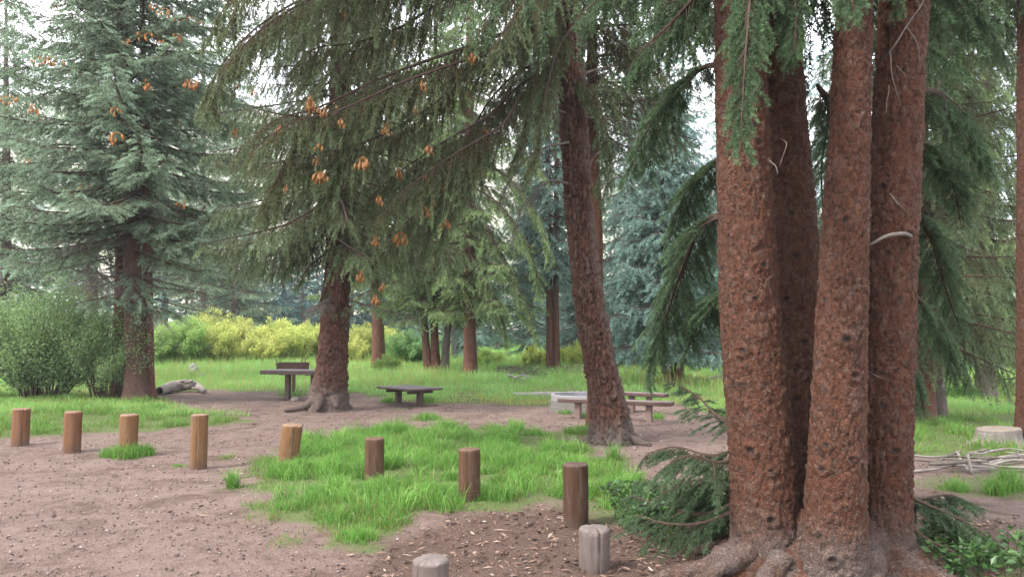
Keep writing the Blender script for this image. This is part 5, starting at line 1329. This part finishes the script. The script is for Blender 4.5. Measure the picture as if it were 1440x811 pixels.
# pale log left of the fire ring
p0, p1 = at(722, 557, 21.3), at(790, 558, 20.4)
p0[2], p1[2] = .07, .10
lump_tube('pale_log', [p0, (p0 + p1) / 2, p1], [.045, .085, .10], W_pale, 'straight pale barkless log in the grass left of the fire ring', 'log', amp=.08)
p0, p1 = at(988, 536, 27), at(1042, 522, 27.5); p0[2] = float(hgt(*p0[:2])) + .1; p1[2] = float(hgt(*p1[:2])) + .40
lump_tube('fallen_pole', [p0, (p0 + p1) / 2, p1], [.05, .06, .06], W_pale, 'pale fallen pole propped in the grass left of the red clump', 'log', amp=.08)
# driftwood
b = at(728, 534, 27.); b[2] = float(hgt(b[0], b[1])); t = thing('driftwood_branch', 'forked bleached branch lying in the grass before the two close red stems', 'branch', b)
for q, r in (([(714, 527), (725, 531), (735, 534), (745, 543)], .05), ([(722, 531), (735, 527), (744, 529)], .035), ([(726, 530), (722, 538), (717, 536)], .03), ([(736, 533), (741, 529), (752, 530)], .03), ([(732, 533), (728, 541)], .03)):
    P = [at(x, y, 26.8 + .3 * k) for k, (x, y) in enumerate(q)]
    lump_tube('fork', P, np.linspace(r, r * .5, len(P)), W_pale, None, None, parent=t, base=b, ns=9, amp=.15, step=.06)
# dead brush round the red stems
mb = MB(); n = 420
x = rs.normal(0, 1, n); px = np.where(rs.random(n) < .6, 720 + rs.uniform(-20, 60, n), 790 + rs.uniform(0, 50, n))
for k in range(n):
    Y = rs.uniform(29.5, 33); c = np.array([(px[k] - 720) * Y / F, Y, 0.]); c[2] = float(hgt(c[0], c[1])) + rs.uniform(0, .28)
    a = rs.uniform(0, 2 * PI); L = rs.uniform(.3, 1.0); d = np.array([math.cos(a), math.sin(a), rs.uniform(-.05, .6)]) * L
    P = path(np.array([c - d * .5 + [0, 0, .1], c + rs.normal(0, .04, 3), c + d * .5]), n=3); P[:, 2] = np.maximum(P[:, 2], c[2] - .2); tube(mb, P, np.linspace(.014, .005, len(P)), 4, 0, False)
tag(mb.build('brush', M_dead, None), 'low heap of grey dead twigs round the two close red stems', 'brush', kind='stuff')
# stump
c = gnd(1404, 626); t = thing('tree_stump', 'low sawn grey stump with spreading foot beside the tall thin trunk', 'stump', c)
ns, a = 60, np.linspace(0, 2 * PI, 60, endpoint=False); Z = np.r_[-.05, np.linspace(0, .25, 14), .262, .264, .266]
Rr = []
for k, z in enumerate(Z):
    f = 1 + .45 * math.exp(-max(z, 0) / .07); s = .29 * f * (1 + .05 * np.cos(3 * a + 1) + .10 * math.exp(-max(z, 0) / .1) * np.cos(5 * a) + .035 * np.cos(11 * a + 2))
    if k >= 15: s = s * (.95, .6, .25)[k - 15]
    Rr.append(s)
Rr = np.array(Rr); Rr *= 1 + .10 * (fbm(np.stack([np.tile(np.cos(a) * 5, len(Z)), np.tile(np.sin(a) * 5, len(Z)), np.repeat(Z * 3, ns)], 1), 3, 5).reshape(Rr.shape) - .5)
V = np.stack([np.cos(a)[None] * Rr, np.sin(a)[None] * Rr, np.broadcast_to(Z[:, None] + 0, Rr.shape) + np.where(Z[:, None] > .2, .02 * np.cos(a)[None], 0)], -1).reshape(-1, 3)
mb = MB(); m = len(V); k = np.arange(ns); V = np.vstack([V, [0, 0, .267]]); mb.add(V, np.stack([np.full(ns, m), m - ns + k, m - ns + (k + 1) % ns], 1), grid_quads(len(Z), ns), crack=0.)
o = mb.build('stump_body', W_stump, None, True); o.parent = t
p = gnd(1374, 626) - c; lump_tube('root', [np.array([-.28, -.02, .06]) + c, np.array([-.42, -.06, .03]) + c, np.array([-.56, -.05, -.01]) + c], [.06, .05, .03], W_stump, None, None, parent=t, base=c, ns=12, step=.03)
# loose sticks by the stump
SG = 'sticks of the loose pile'
for k in range(24):
    c = gnd(1392 + rs.normal(0, 34), 655 + rs.normal(0, 5)); c[2] = float(hgt(c[0], c[1])) + .02 + rs.uniform(0, .10)
    a = rs.normal(0, .28) + (PI if k % 2 else 0) + (.9 if k % 7 == 0 else 0); L = rs.uniform(.5, 1.6); r = rs.uniform(.010, .022)
    d = np.array([math.cos(a), math.sin(a) * .8, rs.normal(0, .05)]); s = np.array([-d[1], d[0], 0]); bow = rs.normal(0, .05)
    P = [c - d * L / 2, c - d * L * .15 + s * bow, c + d * L * .2 - s * bow * .6 + UP * rs.uniform(0, .05), c + d * L / 2 + UP * rs.uniform(-.02, .06)]
    for p in P: p[2] = max(p[2], .012)
    lump_tube('dead_stick', P, [r, r * .95, r * .8, r * .45], W_log if k % 3 else M_dead, 'bleached stick in the loose pile on the dirt before the stump', 'stick', ns=8, amp=.1, step=.08, group=SG)
P = [gnd(1367, 667) + [0, 0, .02], gnd(1365, 667) + [0, 0, .10], gnd(1362, 667) + [0, 0, .24]]
lump_tube('dead_stick', P, [.017, .017, .014], M_bleach, 'short near white stick standing up against the loose stick pile', 'stick', ns=8, amp=.1, step=.05)

# ================================================================== light, sky, camera
sc = bpy.context.scene
sun_dir = nrm(np.array([-.72, -.42, .98]))
w = bpy.data.worlds.new('World'); sc.world = w; w.use_nodes = True
nt = w.node_tree; nt.nodes.clear()
sky = nd(nt, 'ShaderNodeTexSky', sky_type='NISHITA'); sky.sun_disc = False
sky.sun_elevation = math.asin(sun_dir[2]); sky.sun_rotation = math.atan2(sun_dir[0], sun_dir[1]); sky.altitude = 2400; sky.dust_density = 1.5
tc = nd(nt, 'ShaderNodeTexCoord').outputs['Generated']
nz = noise(nt, mapping(nt, tc, (1, 1, 2.2)), 2.6, 6, .6)
cl = ramp(nt, nz, [(.36, (.25, .25, .25)), (.60, (1, 1, 1))])
col = mixc(nt, cl, sky.outputs[0], (10.3, 10.2, 10.2))
bg = nd(nt, 'ShaderNodeBackground'); bg.inputs['Strength'].default_value = .085; lk(nt, col, bg.inputs['Color'])
out = nd(nt, 'ShaderNodeOutputWorld'); lk(nt, bg.outputs[0], out.inputs['Surface'])
sl = bpy.data.lights.new('sun', 'SUN'); sl.energy = 1.5; sl.angle = math.radians(11); sl.color = (1, .95, .87)
so = bpy.data.objects.new('sun', sl); C.objects.link(so); so.rotation_euler = Vector(sun_dir).to_track_quat('Z', 'Y').to_euler()

# thin morning mist between the trees
hm, hn = new_mat('mist')
pv = nd(hn, 'ShaderNodeVolumePrincipled'); pv.inputs['Color'].default_value = (.86, .93, .97, 1); pv.inputs['Density'].default_value = .00055; pv.inputs['Anisotropy'].default_value = .2
ho = nd(hn, 'ShaderNodeOutputMaterial'); lk(hn, pv.outputs[0], ho.inputs['Volume'])
mb = MB(); box(mb, (0, 420, 100), (1500, 1040, 206), 0, .01); o = mb.build('haze', hm); tag(o, kind='stuff')

cam = bpy.data.cameras.new('camera'); cam.sensor_width = 36; cam.lens = F / 1440 * 36; cam.clip_end = 3000; cam.clip_start = .05
co = bpy.data.objects.new('camera', cam); C.objects.link(co); co.location = (0, 0, CAMZ); co.rotation_euler = (PI / 2 + PITCH, 0, 0)
sc.camera = co
sc.view_settings.view_transform = 'Standard'; sc.view_settings.look = 'None'; sc.view_settings.gamma = 1; sc.view_settings.exposure = 2.8
cy = sc.cycles
cy.max_bounces = 5; cy.diffuse_bounces = 3; cy.glossy_bounces = 1; cy.transmission_bounces = 3; cy.volume_bounces = 0; cy.caustics_reflective = False; cy.caustics_refractive = False
cy.use_denoising = True
